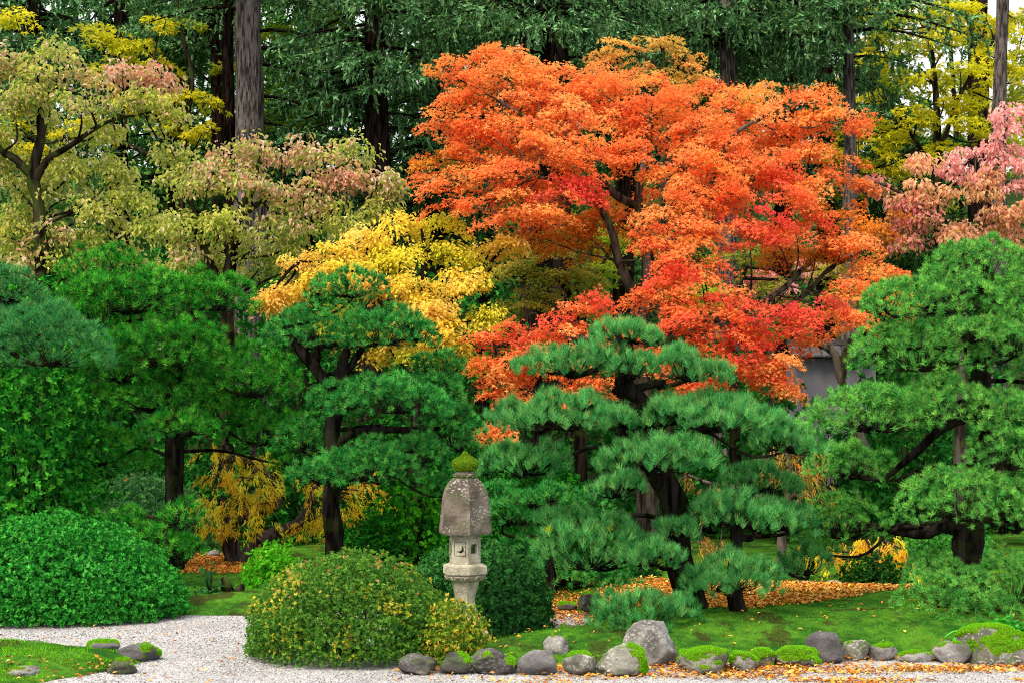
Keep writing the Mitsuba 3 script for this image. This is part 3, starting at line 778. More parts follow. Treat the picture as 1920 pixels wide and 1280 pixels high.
def lantern():
    y = 17.3; s = y / FOC
    key = thing('stone_lantern', 'weathered grey stone lantern with helmet roof and mossy finial between the clipped bushes', 'stone lantern')
    o = P(872, 1000, y)
    z = lambda py: (1000 - py) * s
    R = lambda px: px * s
    # one corner of the hexagon looks at the camera, a little to the right: angle of that corner
    rot = -np.pi / 2 + math.radians(12)
    wob = lambda v, a=0.004: v + (meshkit.fbm(v * 9, 3)[:, None] - 0.5) * 2 * a * unit(v * np.array([1, 1, 0]) + 1e-6)

    def put(name, v, f, mat, smooth=40, label=None):
        mb = MB(); mb.add(wob(np.asarray(v)) + o, f); part(key, name, mb, mat, smooth, label)
    roof = [(R(50), z(1000)), (R(51.5), z(994)), (R(50.5), z(980)), (R(48), z(955)), (R(45), z(932)), (R(41), z(918)), (R(35), z(907)), (R(27), z(898)), (R(19), z(893))]
    v, f = hexa(roof, rot, 0.035, 10, 0.05); put('roof', v, f, 'stone_roof', 35, 'brownish bell shaped six sided roof with lichen spots')
    # firebox: a hollow six-sided box with a crescent and square windows
    def prism(r, h, base):
        a = np.arange(6) * np.pi / 3 + rot
        return m3.Manifold.extrude(m3.CrossSection([np.c_[r * np.cos(a), r * np.sin(a)]]), h).translate([0, 0, base])
    r = R(31) ; h = z(1000) - z(1056)
    box = prism(r, h, z(1056)) - prism(r - 0.05, h - 0.06, z(1056) + 0.03)
    ap = r * math.cos(np.pi / 6)
    for k in range(6):
        a = rot + np.pi / 6 + k * np.pi / 3                      # outward direction of face k
        zc = z(1027)
        def place(m, a=a, dist=ap):
            return m.rotate([90, 0, 90]).rotate([0, 0, math.degrees(a)]).translate([math.cos(a) * dist, math.sin(a) * dist, zc])
        w2 = R(12.5)
        rec = m3.Manifold.cube([w2 * 1.9, w2 * 2.2, 0.024], True)
        box -= place(rec)
        if k % 2 == 1:                                           # panel standing in the recess, with a crescent cut through
            panel = m3.Manifold.cube([w2 * 1.62, w2 * 1.9, 0.016], True).translate([0, 0, -0.005])
            box += place(panel)
            big = m3.CrossSection.circle(R(7.5), 40); cut = m3.CrossSection.circle(R(7.0), 40).translate([-R(3.0), R(3.2)])
            box -= place(m3.Manifold.extrude(big - cut, 0.2).translate([0, 0, -0.1]))
        else:
            box -= place(m3.Manifold.cube([w2 * 1.15, w2 * 1.45, 0.2], True))
    mm = box.to_mesh(); put('firebox', mm.vert_properties[:, :3], mm.tri_verts, 'stone_pale', False, 'pale six sided firebox with a crescent opening and square windows')
    plat = [(R(33), z(1056)), (R(41), z(1057.5)), (R(43.5), z(1060)), (R(44), z(1064)), (R(44), z(1073.5)), (R(43.3), z(1075)), (R(39), z(1075.5))][::-1]
    v, f = hexa(plat, rot, 0.0, 8, -0.0001); put('platform', v, f, 'stone_pale', 18)
    # ring of carved petals under the platform
    v, f = hexa([(R(38), z(1075.5)), (R(39.5), z(1079)), (R(37), z(1083)), (R(32), z(1087)), (R(28), z(1088.5))][::-1], rot, 0.0, 12, -0.0001)
    th = np.arctan2(v[:, 1], v[:, 0]); rr = np.hypot(v[:, 0], v[:, 1])
    g = 1 + 0.035 * np.abs(np.sin(th * 6)) ** 0.6
    v = np.c_[v[:, :2] / np.maximum(rr, 1e-9)[:, None] * (rr * 0.5 + 0.5 * rr.max() * (rr / rr.max()))[:, None] * g[:, None], v[:, 2]]
    put('petal_ring', v, f, 'stone_pale', 40)
    for k in range(12):
        a = k * np.pi / 6 + 0.2
        mb = MB(); t = np.linspace(0, np.pi, 9)
        arc = np.c_[np.cos(a + (t - np.pi / 2) * 0.13) * R(38.2 - 0), np.sin(a + (t - np.pi / 2) * 0.13) * R(38.2), z(1084) + np.sin(t) * R(6)]
        arc[:, :2] *= (1 - 0.05 * (1 - np.sin(t)))[:, None]
        tube(mb, arc + o, 0.007, 6)
        part(key, 'petal', mb, 'stone_pale', True)
    rows = np.array([(28, 1088), (26.5, 1094), (24.5, 1102), (21.5, 1112), (19.8, 1122), (20.3, 1131), (23, 1140), (26, 1150), (28, 1160), (30, 1172), (33, 1180)], float)[::-1]
    prof = np.c_[R(rows[:, 0]), z(rows[:, 1])]
    v, f = hexa(prof, rot, 0, 8, 0.0)
    th = np.arctan2(v[:, 1], v[:, 0]); rr = np.hypot(v[:, 0], v[:, 1])
    put('shaft', v, f, 'stone_pale', 50)
    v, f = hexa([(R(50), -o[2] - 0.05), (R(50), z(1188)), (R(46), z(1182)), (R(33), z(1179.5))], rot, 0, 8, -0.0001); put('base', v, f, 'stone_pale', 35)
    ring = trimesh.creation.revolve(np.array([(0, z(893)), (R(22), z(893.5)), (R(22.5), z(889)), (R(18), z(886)), (R(14.5), z(883)), (R(15), z(880)), (0, z(880))])[::-1], sections=30)
    put('finial_neck', ring.vertices, ring.faces, 'stone_roof', 60, 'mossy neck of the finial')
    pr = curve(np.array([(R(13), z(883)), (R(20), z(879)), (R(23.5), z(871)), (R(22), z(863)), (R(14), z(857.5)), (R(7), z(854)), (R(4.5), z(851)), (R(4.5), z(848)), (R(2), z(846.5))]), 26)
    jewel = trimesh.creation.revolve(np.vstack([[(0, pr[0, 1])], pr, [(0, pr[-1, 1])]]), sections=32)
    v = np.array(jewel.vertices); v = v + (meshkit.fbm(v * 25, 3)[:, None] - 0.5) * 0.03 * unit(v - np.array([0, 0, z(870)]))
    mb = MB(); mb.add(v + o, jewel.faces); part(key, 'finial', mb, 'mat_moss_bright', True, 'onion shaped finial overgrown with bright moss')
    rng = rng_of('finial')
    for vv, nb, lo in ((v, 5200, -1), (np.array(ring.vertices), 1500, -1)):
        m = trimesh.Trimesh(vv, jewel.faces if vv is v else ring.faces, process=False)
        ar = m.area_faces; fi = rng.choice(len(ar), nb, p=ar / ar.sum()); bb = rng.dirichlet([1, 1, 1], nb)
        pos = (vv[m.faces[fi]] * bb[..., None]).sum(1); nn = m.face_normals[fi]
        nn = np.where(((nn * (pos - np.array([0, 0, z(870)]))).sum(1) < 0)[:, None], -nn, nn)
        d = unit(nn + rng.normal(0, 0.5, (nb, 3)) + np.array([0, 0, .2]))
        ml = MB(); leaves(ml, pos + o, d, rand_dirs(rng, nb), 0.016, 0.005, pick(rng, [lin(110, 180, 24, .55), lin(84, 150, 24, .5), lin(150, 140, 56, .5)], nb, 0.3) * (0.6 + 0.8 * meshkit.fbm(pos * 14, 2))[:, None], NEEDLE)
        part(key, 'moss', ml, 'mat_needle', kind='stuff')


lantern()


# ================================================================== CLIPPED AND LOOSE SHRUBS
def two_tone(second, lo, hi, size, where=None):
    def f(rng, u, pos, col):
        m = np.clip((meshkit.fbm(pos / size + 4.4, 3) - lo) / (hi - lo), 0, 1)
        if where is not None:
            m = np.clip(m + where(u), 0, 1)
        sel = rng.random(len(pos)) < m
        col = col.copy(); col[sel] = pick(rng, second, sel.sum(), 0.2)
        return col
    return f


K = 0.66
GREEN_D = [lin(36, 92, 44, K), lin(28, 76, 40, K), lin(48, 108, 52, K)]
AZ = [lin(80, 142, 60, K), lin(64, 122, 54, K), lin(104, 162, 66, K), lin(126, 174, 84, K)]
AZ_Y = [lin(196, 196, 74, K), lin(176, 180, 62, K), lin(210, 206, 110, K), lin(150, 168, 58, K)]


def azalea_patch(rng, u, pos, col):
    col = two_tone(AZ_Y, 0.55, 0.74, 0.42, lambda u: 0.85 * np.exp(-((u[:, 0] + 0.58) ** 2 / 0.05 + (u[:, 2] - 0.72) ** 2 / 0.03)) + 0.5 * np.exp(-((u[:, 0] + 0.55) ** 2 / 0.12 + (u[:, 2] - 0.25) ** 2 / 0.05)) - 0.22)(rng, u, pos, col)
    s = rng.random(len(pos)) < 0.16 * np.clip(u[:, 2] - 0.55, 0, 1)
    col[s] = pick(rng, [lin(214, 160, 130, K), lin(200, 120, 110, K), lin(206, 190, 130, K)], s.sum(), 0.2)
    return col


shrub('azalea_bush', 'large clipped azalea dome with yellow green patches left of the stone lantern', 'bush', 655, 1258, 1030, 190, 16.7, 0.030, AZ, 0.85, power=0.5, lump=0.10, lump_size=0.4, patchfn=azalea_patch, depth=1.0, shell=0.13, skirt=0.18)
shrub('azalea_bush', 'small loose yellow leaved azalea in front of the lantern foot', 'bush', 856, 1238, 1122, 62, 16.2, 0.029, AZ_Y[:2] + AZ[:3] + [lin(150, 190, 60, K), lin(130, 176, 60, K)], 0.95, power=0.46, lump=0.14, lump_size=0.22, shag=0.9, depth=0.36, shell=0.12,
      patchfn=two_tone([lin(226, 204, 110, K), lin(220, 186, 100, K), lin(222, 220, 90, K)], 0.48, 0.85, 0.14), skirt=0.2)
shrub('clipped_bush', 'dark green clipped bush behind and right of the stone lantern', 'bush', 890, 1194, 1012, 150, 18.7, 0.040, [lin(56, 122, 66, K), lin(42, 102, 54, K), lin(74, 142, 78, K)], 0.95, 'mat_glossy_leaf', power=0.47, lump=0.07, depth=0.85, shell=0.14, skirt=0.18)
shrub('clipped_bush', 'big glossy deep green clipped bush at the left edge of the gravel', 'bush', 88, 1182, 962, 258, 20.4, 0.046, [lin(60, 164, 66, K), lin(46, 146, 56, K), lin(84, 182, 82, K), lin(36, 124, 50, K)], 1.0, 'mat_glossy_leaf', power=0.52, lump=0.07, lump_size=0.6,
      depth=1.3, shell=0.20, shag=0.5, skirt=0.14)
shrub('bright_bush', 'bright light green bush behind the clipped azalea dome', 'bush', 512, 1140, 1016, 62, 22.6, 0.042, [lin(96, 196, 50, K), lin(76, 176, 44, K), lin(124, 210, 60, K)], 1.3, power=0.48, lump=0.12, lump_size=0.25, shag=0.7, depth=0.5)
shrub('seedling_shrub', 'small blue green shrub beside the mossy stump', 'shrub', 394, 1132, 1066, 28, 21.6, 0.055, [lin(66, 138, 84, K), lin(52, 120, 74, K)], 0.35, power=0.6, lump=0.3, lump_size=0.15, shag=1.0)
shrub('clipped_bush', 'low clipped green dome behind the big glossy bush, nearest the left edge', 'bush', 20, 1040, 940, 110, 24.5, 0.05, [lin(66, 124, 58, K), lin(54, 108, 52, K), lin(84, 138, 66, K)], 0.7, power=0.46, lump=0.05, depth=0.8,
      patchfn=two_tone([lin(214, 170, 70, K), lin(180, 150, 80, K)], 0.62, 0.85, 0.3))
shrub('clipped_bush', 'flat clipped olive green dome just behind the big glossy bush', 'bush', 92, 1050, 926, 92, 25.6, 0.05, [lin(72, 116, 54, K), lin(60, 102, 46, K), lin(88, 128, 60, K)], 0.7, power=0.44, lump=0.05, depth=0.8)
shrub('clipped_bush', 'broad grey green clipped dome behind the left pine trunk', 'bush', 268, 1060, 888, 132, 29.0, 0.055, [lin(72, 130, 84, K), lin(58, 114, 72, K), lin(90, 150, 92, K)], 0.7, power=0.44, lump=0.05, depth=1.2,
      patchfn=two_tone([lin(170, 70, 50, K), lin(206, 150, 70, K)], 0.68, 0.9, 0.4))
shrub('camellia_shrub', 'bright glossy green broadleaf shrub with yellow tinted leaves behind the second pine trunk', 'shrub', 770, 1070, 904, 92, 25.5, 0.085, [lin(66, 166, 34, K), lin(44, 138, 34, K), lin(96, 190, 44, K), lin(30, 106, 36, K)], 0.6, 'mat_glossy_leaf', power=0.46, lump=0.13, lump_size=0.35, shag=0.9, depth=0.7)
shrub('camellia_shrub', 'dark broadleaf shrub at the foot of the second pine trunk', 'shrub', 690, 1080, 960, 70, 25.0, 0.08, [lin(30, 108, 36, K), lin(24, 88, 34, K), lin(46, 130, 42, K)], 0.5, 'mat_glossy_leaf', power=0.46, lump=0.13, lump_size=0.35, shag=0.8, depth=0.6)
shrub('clipped_bush', 'tall smooth clipped green dome behind the right pine trunk', 'bush', 1775, 1100, 972, 92, 27.5, 0.05, [lin(84, 172, 80, K), lin(66, 150, 66, K), lin(104, 188, 92, K)], 0.7, power=0.46, lump=0.04, depth=0.9)
shrub('dark_shrub', 'low dark glossy shrub under the orange laceleaf maple on the right', 'shrub', 1640, 1120, 1036, 74, 22.9, 0.05, [lin(34, 84, 34, K), lin(26, 66, 30, K), lin(50, 104, 40, K)], 0.6, 'mat_glossy_leaf', power=0.48, lump=0.12, lump_size=0.3, depth=0.6)
shrub('dark_shrub', 'glossy dark green shrub behind the low mountain pine', 'shrub', 1010, 1040, 862, 110, 27.5, 0.075, [lin(36, 128, 40, K), lin(28, 104, 36, K), lin(60, 156, 52, K)], 0.6, 'mat_glossy_leaf', power=0.46, lump=0.13, lump_size=0.35, shag=0.8, depth=0.9)
shrub('dark_shrub', 'dark bush on the moss behind the left boughs of the black pine', 'shrub', 1175, 1098, 1020, 62, 24.2, 0.05, [lin(28, 78, 36, K), lin(22, 62, 30, K), lin(40, 96, 42, K)], 0.6, 'mat_glossy_leaf', power=0.46, lump=0.10, depth=0.5)
shrub('camellia_tree', 'large broadleaf camellia with glossy bright and dark leaves at the left edge', 'tree', 55, 1020, 560, 135, 24.2, 0.085, [lin(60, 170, 54, K), lin(40, 134, 48, K), lin(100, 200, 74, K), lin(26, 100, 42, K)], 0.55, 'mat_glossy_leaf', power=0.44, lump=0.30, lump_size=0.55, shag=1.2, depth=1.2, shell=0.5, skirt=0.3)
EVG = [lin(38, 114, 44, K), lin(30, 96, 40, K), lin(60, 140, 56, K)]
for k, (px, base, top, hw, y, lab) in enumerate([
    (455, 1010, 790, 90, 31.0, 'dark evergreen shrub behind the yellow laceleaf maple'),
    (590, 1010, 770, 95, 32.0, 'dark evergreen shrub between the laceleaf maple and the second pine'),
    (745, 1010, 770, 100, 33.0, 'dark evergreen shrub behind the lower boughs of the second pine'),
    (905, 1000, 800, 100, 33.0, 'dark evergreen shrub behind the lantern finial'),
    (1120, 1000, 790, 110, 33.5, 'dark evergreen shrub behind the middle of the black pine'),
    (1330, 1000, 850, 100, 34.0, 'dark evergreen shrub behind the black pine trunk'),
    (1432, 1000, 690, 62, 33.0, 'dark evergreen shrub left of the garden wall behind the black pine'),
    (1622, 1000, 655, 52, 34.5, 'dark evergreen shrub hiding the right end of the garden wall'),
    (1560, 1000, 740, 100, 32.0, 'dark evergreen shrub between the black pine and the right pine'),
    (1720, 1000, 640, 110, 33.0, 'dark evergreen shrub behind the middle of the right pine'),
    (1890, 1000, 760, 110, 31.0, 'dark evergreen shrub behind the right pine at the frame edge'),
    (250, 1000, 780, 120, 33.0, 'dark evergreen shrub behind the grey green dome'),
    (110, 1000, 560, 130, 37.0, 'tall dark evergreen shrub behind the left pines'),
    (330, 980, 440, 130, 38.5, 'tall dark evergreen shrub under the second dogwood'),
    (560, 980, 430, 140, 39.0, 'tall dark evergreen shrub behind the yellow maple'),
    (850, 980, 500, 150, 39.5, 'tall dark evergreen shrub between the yellow maple and the orange maple'),
    (1340, 980, 620, 120, 40.0, 'tall dark evergreen shrub deep behind the orange maple'),
    (1700, 980, 560, 150, 39.0, 'tall dark evergreen shrub behind the pink dogwood'),
    (1900, 980, 540, 120, 40.0, 'tall dark evergreen shrub at the right edge behind the pink dogwood'),
    (80, 980, 390, 150, 40.5, 'tall dark evergreen shrub at the left edge behind the first dogwood'),
]):
    shrub('evergreen_shrub', lab, 'shrub', px, base, top, hw, y, 0.15, EVG, 0.38, 'mat_glossy_leaf', power=0.42, lump=0.16, lump_size=0.7, shag=0.9, shell=0.35, depth=hw * y / FOC * 0.7)

# mossy stump under the bright bush
root = thing('mossy_stump', 'gnarled brown stump with moss beside the bright light green bush', 'stump')
mb = MB(); tube(mb, [P(436, 1150, 21.8), P(430, 1118, 21.8), P(424, 1096, 21.7), P(418, 1082, 21.7)], [0.17, 0.13, 0.09, 0.04], 12, 20, 0.5, 3, True)
tube(mb, [P(438, 1140, 21.75), P(448, 1112, 21.7), P(455, 1094, 21.7)], [0.12, 0.08, 0.03], 10, 14, 0.5, 5, True)
part(root, 'wood', mb, 'bark_mossy', True)


# ================================================================== PINES
make_pine('black_pine', 'black pine with flat layered long needled foliage pads in the middle of the garden', 'black', 18.5,
    [(1308, 1168, 0.45), (1288, 1105, 0.4), (1270, 1040, 0.35), (1268, 985, 0.3), (1262, 940, 0.25), (1240, 895, 0.2), (1215, 850, 0.2), (1222, 800, 0.15), (1205, 755, 0.1), (1168, 715, 0.05), (1180, 660, 0), (1175, 620, 0)],
    [0.21, 0.20, 0.19, 0.17, 0.19, 0.17, 0.13, 0.11, 0.10, 0.11, 0.06, 0.03],
    [(1175, 644, 84, 62, 0.0), (1078, 702, 124, 66, -0.1, dict(depth=0.55, r=0.06)), (1284, 712, 102, 66, -0.15, dict(tilt=6, depth=0.55, r=0.06)), (1182, 704, 56, 52, -0.2),
     (1042, 804, 148, 80, -0.3, dict(r=0.06)), (1335, 808, 150, 82, -0.2, dict(tilt=5, r=0.06)), (1468, 846, 92, 56, 0.1, dict(tilt=5)), (1232, 884, 128, 80, -0.7), (1190, 802, 100, 50, 0.5),
     (985, 894, 88, 80, 0.35), (1152, 932, 62, 64, -0.75), (1425, 925, 92, 66, 0.75, dict(stem=0)), (1395, 992, 112, 84, -0.2, dict(stem=0, tilt=4)), (1470, 996, 74, 62, 0.3, dict(stem=0, tilt=8)),
     (1108, 1070, 116, 120, -0.2, dict(depth=0.6)), (1215, 1062, 80, 70, -0.6), (1060, 992, 66, 56, 0.6), (1370, 1110, 108, 88, -0.45, dict(stem=0)), (1212, 1188, 116, 104, -0.75, dict(depth=0.60)),
     (1506, 1078, 62, 62, 1.0, dict(stem=0)), (1272, 1010, 50, 56, -0.2)],
    stems=[([(1396, 1182, 0.05), (1384, 1140, 0.0), (1374, 1098, 0.0), (1379, 1050, 0.05), (1380, 1000, 0.1), (1376, 955, 0.2), (1400, 900, 0.5)], [0.155, 0.125, 0.105, 0.09, 0.085, 0.06, 0.03])])
make_pine('spreading_pine', 'broad short needled pine at the right edge with rounded foliage clouds', 'right', 18.9,
    [(1818, 1125, 0.1), (1815, 1060, 0.1), (1820, 985, 0.1), (1838, 900, 0.1), (1852, 800, 0.1), (1838, 715, 0.1), (1858, 620, 0.1), (1866, 560, 0.1), (1850, 480, 0.1)],
    [0.22, 0.19, 0.19, 0.15, 0.15, 0.14, 0.10, 0.08, 0.03],
    [(1842, 545, 122, 120, 0.0), (1935, 590, 80, 110, -0.2), (1960, 720, 70, 90, -0.4), (1830, 640, 90, 60, -0.6), (1765, 596, 136, 94, -0.2), (1668, 585, 56, 66, -0.1), (1722, 700, 130, 112, -0.1), (1900, 670, 90, 100, -0.4), (1650, 665, 60, 70, 0.2),
     (1640, 812, 145, 112, -0.2, dict(tilt=-4)), (1780, 790, 120, 90, -0.35), (1890, 790, 90, 76, -0.45), (1888, 884, 84, 112, -0.75), (1800, 982, 122, 130, -0.75), (1905, 970, 74, 110, -0.6),
     (1600, 900, 92, 84, 0.9), (1580, 1012, 98, 96, 0.7), (1530, 1040, 50, 40, 0.9), (1782, 1150, 102, 112, -0.5, dict(depth=0.8)), (1900, 1140, 96, 140, -0.55), (1838, 1178, 90, 90, -0.7), (1740, 1075, 50, 50, 0.4)],
    stems=[([(1822, 990, 0.1), (1780, 982, 0.05), (1730, 1000, 0.2), (1660, 990, 0.5), (1600, 980, 0.7)], [0.12, 0.09, 0.075, 0.06, 0.03]),
           ([(1820, 985, 0.05), (1870, 972, -0.1), (1935, 962, -0.3), (1990, 960, -0.4)], [0.13, 0.10, 0.085, 0.06]),
           ([(1842, 770, 0.1), (1770, 800, 0.2), (1715, 850, 0.4), (1650, 905, 0.7)], [0.10, 0.07, 0.055, 0.03])])
make_pine('garden_pine', 'tall pine with a straight black trunk and deep green needles left of centre', 'left', 25.0,
    [(330, 1120, 0), (325, 1040, 0), (327, 960, 0), (326, 900, 0), (330, 820, 0), (318, 750, 0), (345, 670, 0), (362, 600, 0), (330, 540, 0)],
    [0.21, 0.18, 0.175, 0.165, 0.16, 0.12, 0.11, 0.09, 0.04],
    [(200, 532, 90, 78, -0.3), (250, 590, 155, 96, -0.6), (400, 586, 92, 90, -0.6), (300, 690, 140, 96, -0.9), (190, 620, 90, 90, -0.2), (468, 750, 108, 126, -0.4), (345, 640, 80, 50, -1.1), (400, 720, 90, 80, 0.3), (300, 775, 170, 86, 0.3), (500, 838, 92, 84, 0.2), (180, 880, 120, 96, 0.2), (345, 815, 78, 54, -0.9),
     (232, 720, 92, 90, -0.5), (440, 800, 80, 70, 0.4), (560, 880, 60, 70, 0.5)])
make_pine('leaning_pine', 'pine with a dark knobbly trunk and forked boughs behind the lantern on the left', 'mid', 24.0,
    [(632, 1110, 0), (629, 1040, 0), (627, 990, 0), (620, 945, 0), (629, 880, 0), (622, 810, 0), (632, 750, 0), (606, 710, 0), (566, 660, 0), (530, 615, 0)],
    [0.20, 0.175, 0.165, 0.155, 0.14, 0.14, 0.13, 0.11, 0.09, 0.04],
    [(650, 560, 82, 60, 0.0), (600, 655, 115, 96, -0.3), (715, 650, 105, 90, -0.4), (735, 778, 128, 84, -0.8), (640, 770, 70, 70, -0.3), (820, 715, 62, 72, 0.7), (848, 850, 76, 110, 0.2), (690, 905, 104, 88, -0.7), (610, 910, 74, 66, -0.8), (580, 850, 72, 80, 0.5), (782, 868, 72, 58, -0.3), (800, 760, 80, 70, 0.3), (850, 930, 60, 50, 0.8), (780, 640, 50, 60, 0.0)],
    stems=[([(630, 745, 0), (640, 700, 0), (650, 655, -0.05), (672, 625, -0.1)], [0.11, 0.09, 0.07, 0.03]), ([(642, 712, 0), (668, 670, 0.05), (690, 640, 0.1)], [0.07, 0.06, 0.03]),
           ([(628, 840, 0), (660, 812, 0), (710, 806, 0.1), (790, 805, 0.2), (850, 800, 0.2)], [0.09, 0.075, 0.065, 0.05, 0.02]), ([(630, 850, 0), (680, 832, -0.1), (740, 840, -0.2), (790, 850, -0.2)], [0.07, 0.06, 0.045, 0.02])])
make_pine('edge_pine', 'blue green pine bough reaching in from the left edge of the frame', 'blue', 22.0,
    [(-190, 1180, 0), (-180, 900, 0), (-150, 700, 0), (-120, 600, 0), (-100, 520, 0)], [0.2, 0.18, 0.15, 0.1, 0.04],
    [(95, 692, 132, 132, -0.2, dict(r=0.06)), (15, 570, 76, 76, 0.2), (-40, 690, 110, 110, 0.1), (60, 640, 110, 90, 0.3)])
make_pine('young_pine', 'small dark pine with sparse needles left of the orange leaf carpet', 'left', 22.3,
    [(318, 1085, 0), (316, 1030, 0), (312, 980, 0), (322, 940, 0)], [0.08, 0.07, 0.05, 0.02],
    [(335, 985, 48, 50, 0.0), (268, 1010, 52, 60, 0.3), (300, 1030, 50, 50, -0.1), (345, 1050, 44, 66, 0.0), (235, 985, 45, 36, 0.6), (290, 1085, 50, 55, 0.3)])
make_pine('mountain_pine', 'low mountain pine with dark stubby boughs between the lantern and the black pine', 'mid', 22.2,
    [(1035, 1110, 0), (1030, 1060, 0), (1018, 1000, 0), (1010, 950, 0)], [0.09, 0.08, 0.06, 0.03],
    [(1030, 945, 82, 42, -0.1), (960, 985, 66, 58, -0.1), (985, 1050, 60, 66, -0.1), (1090, 960, 60, 50, 0.1), (1070, 1100, 100, 60, 0.2), (1040, 1010, 70, 56, 0.1), (940, 940, 44, 40, 0.3), (1140, 1095, 60, 60, 0.6)])
for (px, py, y, lab) in [(1026, 985, 18.0, 'yellow maple leaf caught on a low left bough of the black pine'), (1142, 985, 17.9, 'yellow maple leaf hanging on the black pine left of its trunk')]:
    key = thing('maple_leaf', lab, 'leaf')
    mb = MB()
    leaves(mb, P(px, py + 10, y)[None], np.array([[0.45, -0.2, 0.85]]), np.array([[0.55, -0.5, 0.6]]), 0.12, 0.10, lin(214, 206, 30, .62)[None], MAPLE)
    mb.put(key, 'mat_leaf')


# ================================================================== MAPLES AND DOGWOODS
OR = [lin(252, 152, 88, .68), lin(250, 134, 74, .66), lin(254, 182, 104, .68), lin(246, 122, 70, .66), lin(250, 164, 78, .66)]
RD = [lin(246, 108, 80, .68), lin(240, 90, 74, .66), lin(250, 130, 80, .68), lin(228, 80, 78, .64)]
YO = [lin(240, 160, 60, .60), lin(226, 140, 52, .58), lin(236, 116, 50, .58), lin(206, 160, 60, .55)]
OL = [lin(150, 130, 44, .52), lin(120, 122, 42, .5), lin(190, 140, 46, .54), lin(96, 116, 40, .48)]
maple_pals = {'o': OR, 'r': RD, 'y': YO, 'g': OL, 'm': OR + RD}
B = [(832, 125, 42, 26, 'o', 0), (895, 118, 50, 34, 'o', .3), (960, 108, 56, 40, 'o', .2), (865, 170, 50, 34, 'o', -.3), (935, 165, 70, 46, 'o', -.2), (1005, 175, 66, 44, 'o', 0), (825, 228, 48, 22, 'o', -.4), (888, 235, 62, 34, 'o', -.5),
     (960, 235, 74, 42, 'o', -.6), (1050, 175, 60, 44, 'o', .5), (1110, 160, 56, 40, 'o', .6), (1060, 235, 84, 48, 'o', -.5), (1150, 215, 74, 50, 'o', .2), (1010, 300, 84, 44, 'o', -1.2), (1100, 290, 74, 44, 'o', -1.0), (860, 285, 60, 26, 'o', -.5),
     (805, 296, 44, 16, 'y', -.2), (850, 340, 62, 36, 'o', -.9), (930, 330, 66, 36, 'o', -1.2), (850, 380, 56, 24, 'm', -1.0), (930, 390, 70, 30, 'o', -1.3), (1020, 385, 74, 34, 'o', -1.5), (1060, 345, 60, 34, 'r', -1.4), (1230, 215, 76, 52, 'o', .3),
     (1200, 160, 66, 34, 'o', 1.2), (1290, 180, 66, 44, 'o', 1.0), (1310, 240, 84, 52, 'o', 0), (1395, 215, 70, 44, 'o', .8), (1180, 290, 66, 40, 'o', -.8), (1270, 300, 80, 46, 'o', -.8), (1365, 290, 80, 44, 'o', -.4), (1450, 245, 74, 46, 'o', .2),
     (1500, 185, 58, 36, 'o', .6), (1560, 225, 72, 34, 'o', .4), (1610, 225, 34, 20, 'o', .6), (1520, 280, 62, 30, 'o', .2), (1455, 310, 70, 36, 'm', -.5), (1340, 360, 84, 44, 'o', -1.3), (1260, 390, 78, 44, 'o', -1.5), (1220, 440, 50, 40, 'm', -1.9),
     (1430, 370, 76, 40, 'm', -1.0), (1515, 350, 60, 36, 'o', -.3), (1400, 425, 84, 36, 'r', -1.5), (1490, 420, 74, 40, 'm', -1.0), (1570, 400, 62, 40, 'y', -.3), (1640, 430, 54, 40, 'y', .2), (1300, 440, 66, 34, 'o', -1.9), (1310, 490, 90, 30, 'o', -2.3),
     (1230, 520, 56, 36, 'r', -2.4), (1580, 460, 70, 36, 'o', -.7), (1660, 500, 56, 32, 'o', -1.0), (1600, 530, 66, 30, 'o', -1.6), (1530, 480, 46, 26, 'y', -.4), (1260, 570, 76, 36, 'o', -2.5), (1340, 560, 74, 40, 'm', -2.6), (1320, 620, 86, 40, 'm', -2.8),
     (1420, 600, 76, 40, 'r', -2.6), (1510, 590, 74, 36, 'r', -2.3), (1590, 585, 66, 32, 'o', -2.0), (1660, 560, 46, 28, 'o', -1.4), (1400, 660, 66, 36, 'r', -2.8), (1455, 690, 40, 40, 'o', -2.8), (1478, 735, 26, 24, 'o', -2.8), (1230, 690, 60, 36, 'o', -2.6),
     (1110, 560, 40, 34, 'r', -2.2), (1060, 600, 62, 36, 'm', -2.4), (985, 630, 56, 34, 'm', -2.4), (920, 630, 52, 30, 'm', -2.2), (1000, 680, 74, 36, 'o', -2.6), (920, 700, 56, 36, 'o', -2.4), (930, 750, 60, 22, 'o', -2.4), (1090, 680, 66, 40, 'o', -2.7), (1150, 620, 50, 40, 'o', -2.6),
     (930, 812, 26, 14, 'o', -2.6), (1110, 740, 76, 30, 'o', -2.6), (1290, 735, 70, 26, 'o', -2.6), (1330, 690, 66, 30, 'm', -2.8),
     (900, 290, 46, 18, 'g', .6), (1000, 440, 70, 30, 'y', .5), (1090, 440, 66, 46, 'y', 1.0), (1140, 400, 60, 40, 'y', 1.2), (1290, 500, 50, 36, 'g', 1.2), (1450, 470, 60, 30, 'y', 1.0), (1560, 560, 40, 26, 'y', .8), (1190, 370, 50, 40, 'm', .4), (990, 350, 70, 40, 'y', 1.0), (985, 130, 50, 40, 'o', .9), (990, 215, 50, 40, 'o', .6), (1010, 260, 60, 40, 'o', .4), (960, 290, 50, 36, 'o', .2), (985, 345, 54, 34, 'm', -.3), (975, 395, 54, 26, 'o', -.8), (1040, 120, 40, 26, 'o', .9), (1340, 290, 50, 60, 'o', .9), (1370, 370, 50, 60, 'm', .6), (1590, 330, 40, 40, 'o', .4), (1450, 715, 44, 30, 'm', -2.6), (1500, 640, 40, 26, 'm', -2.2)]
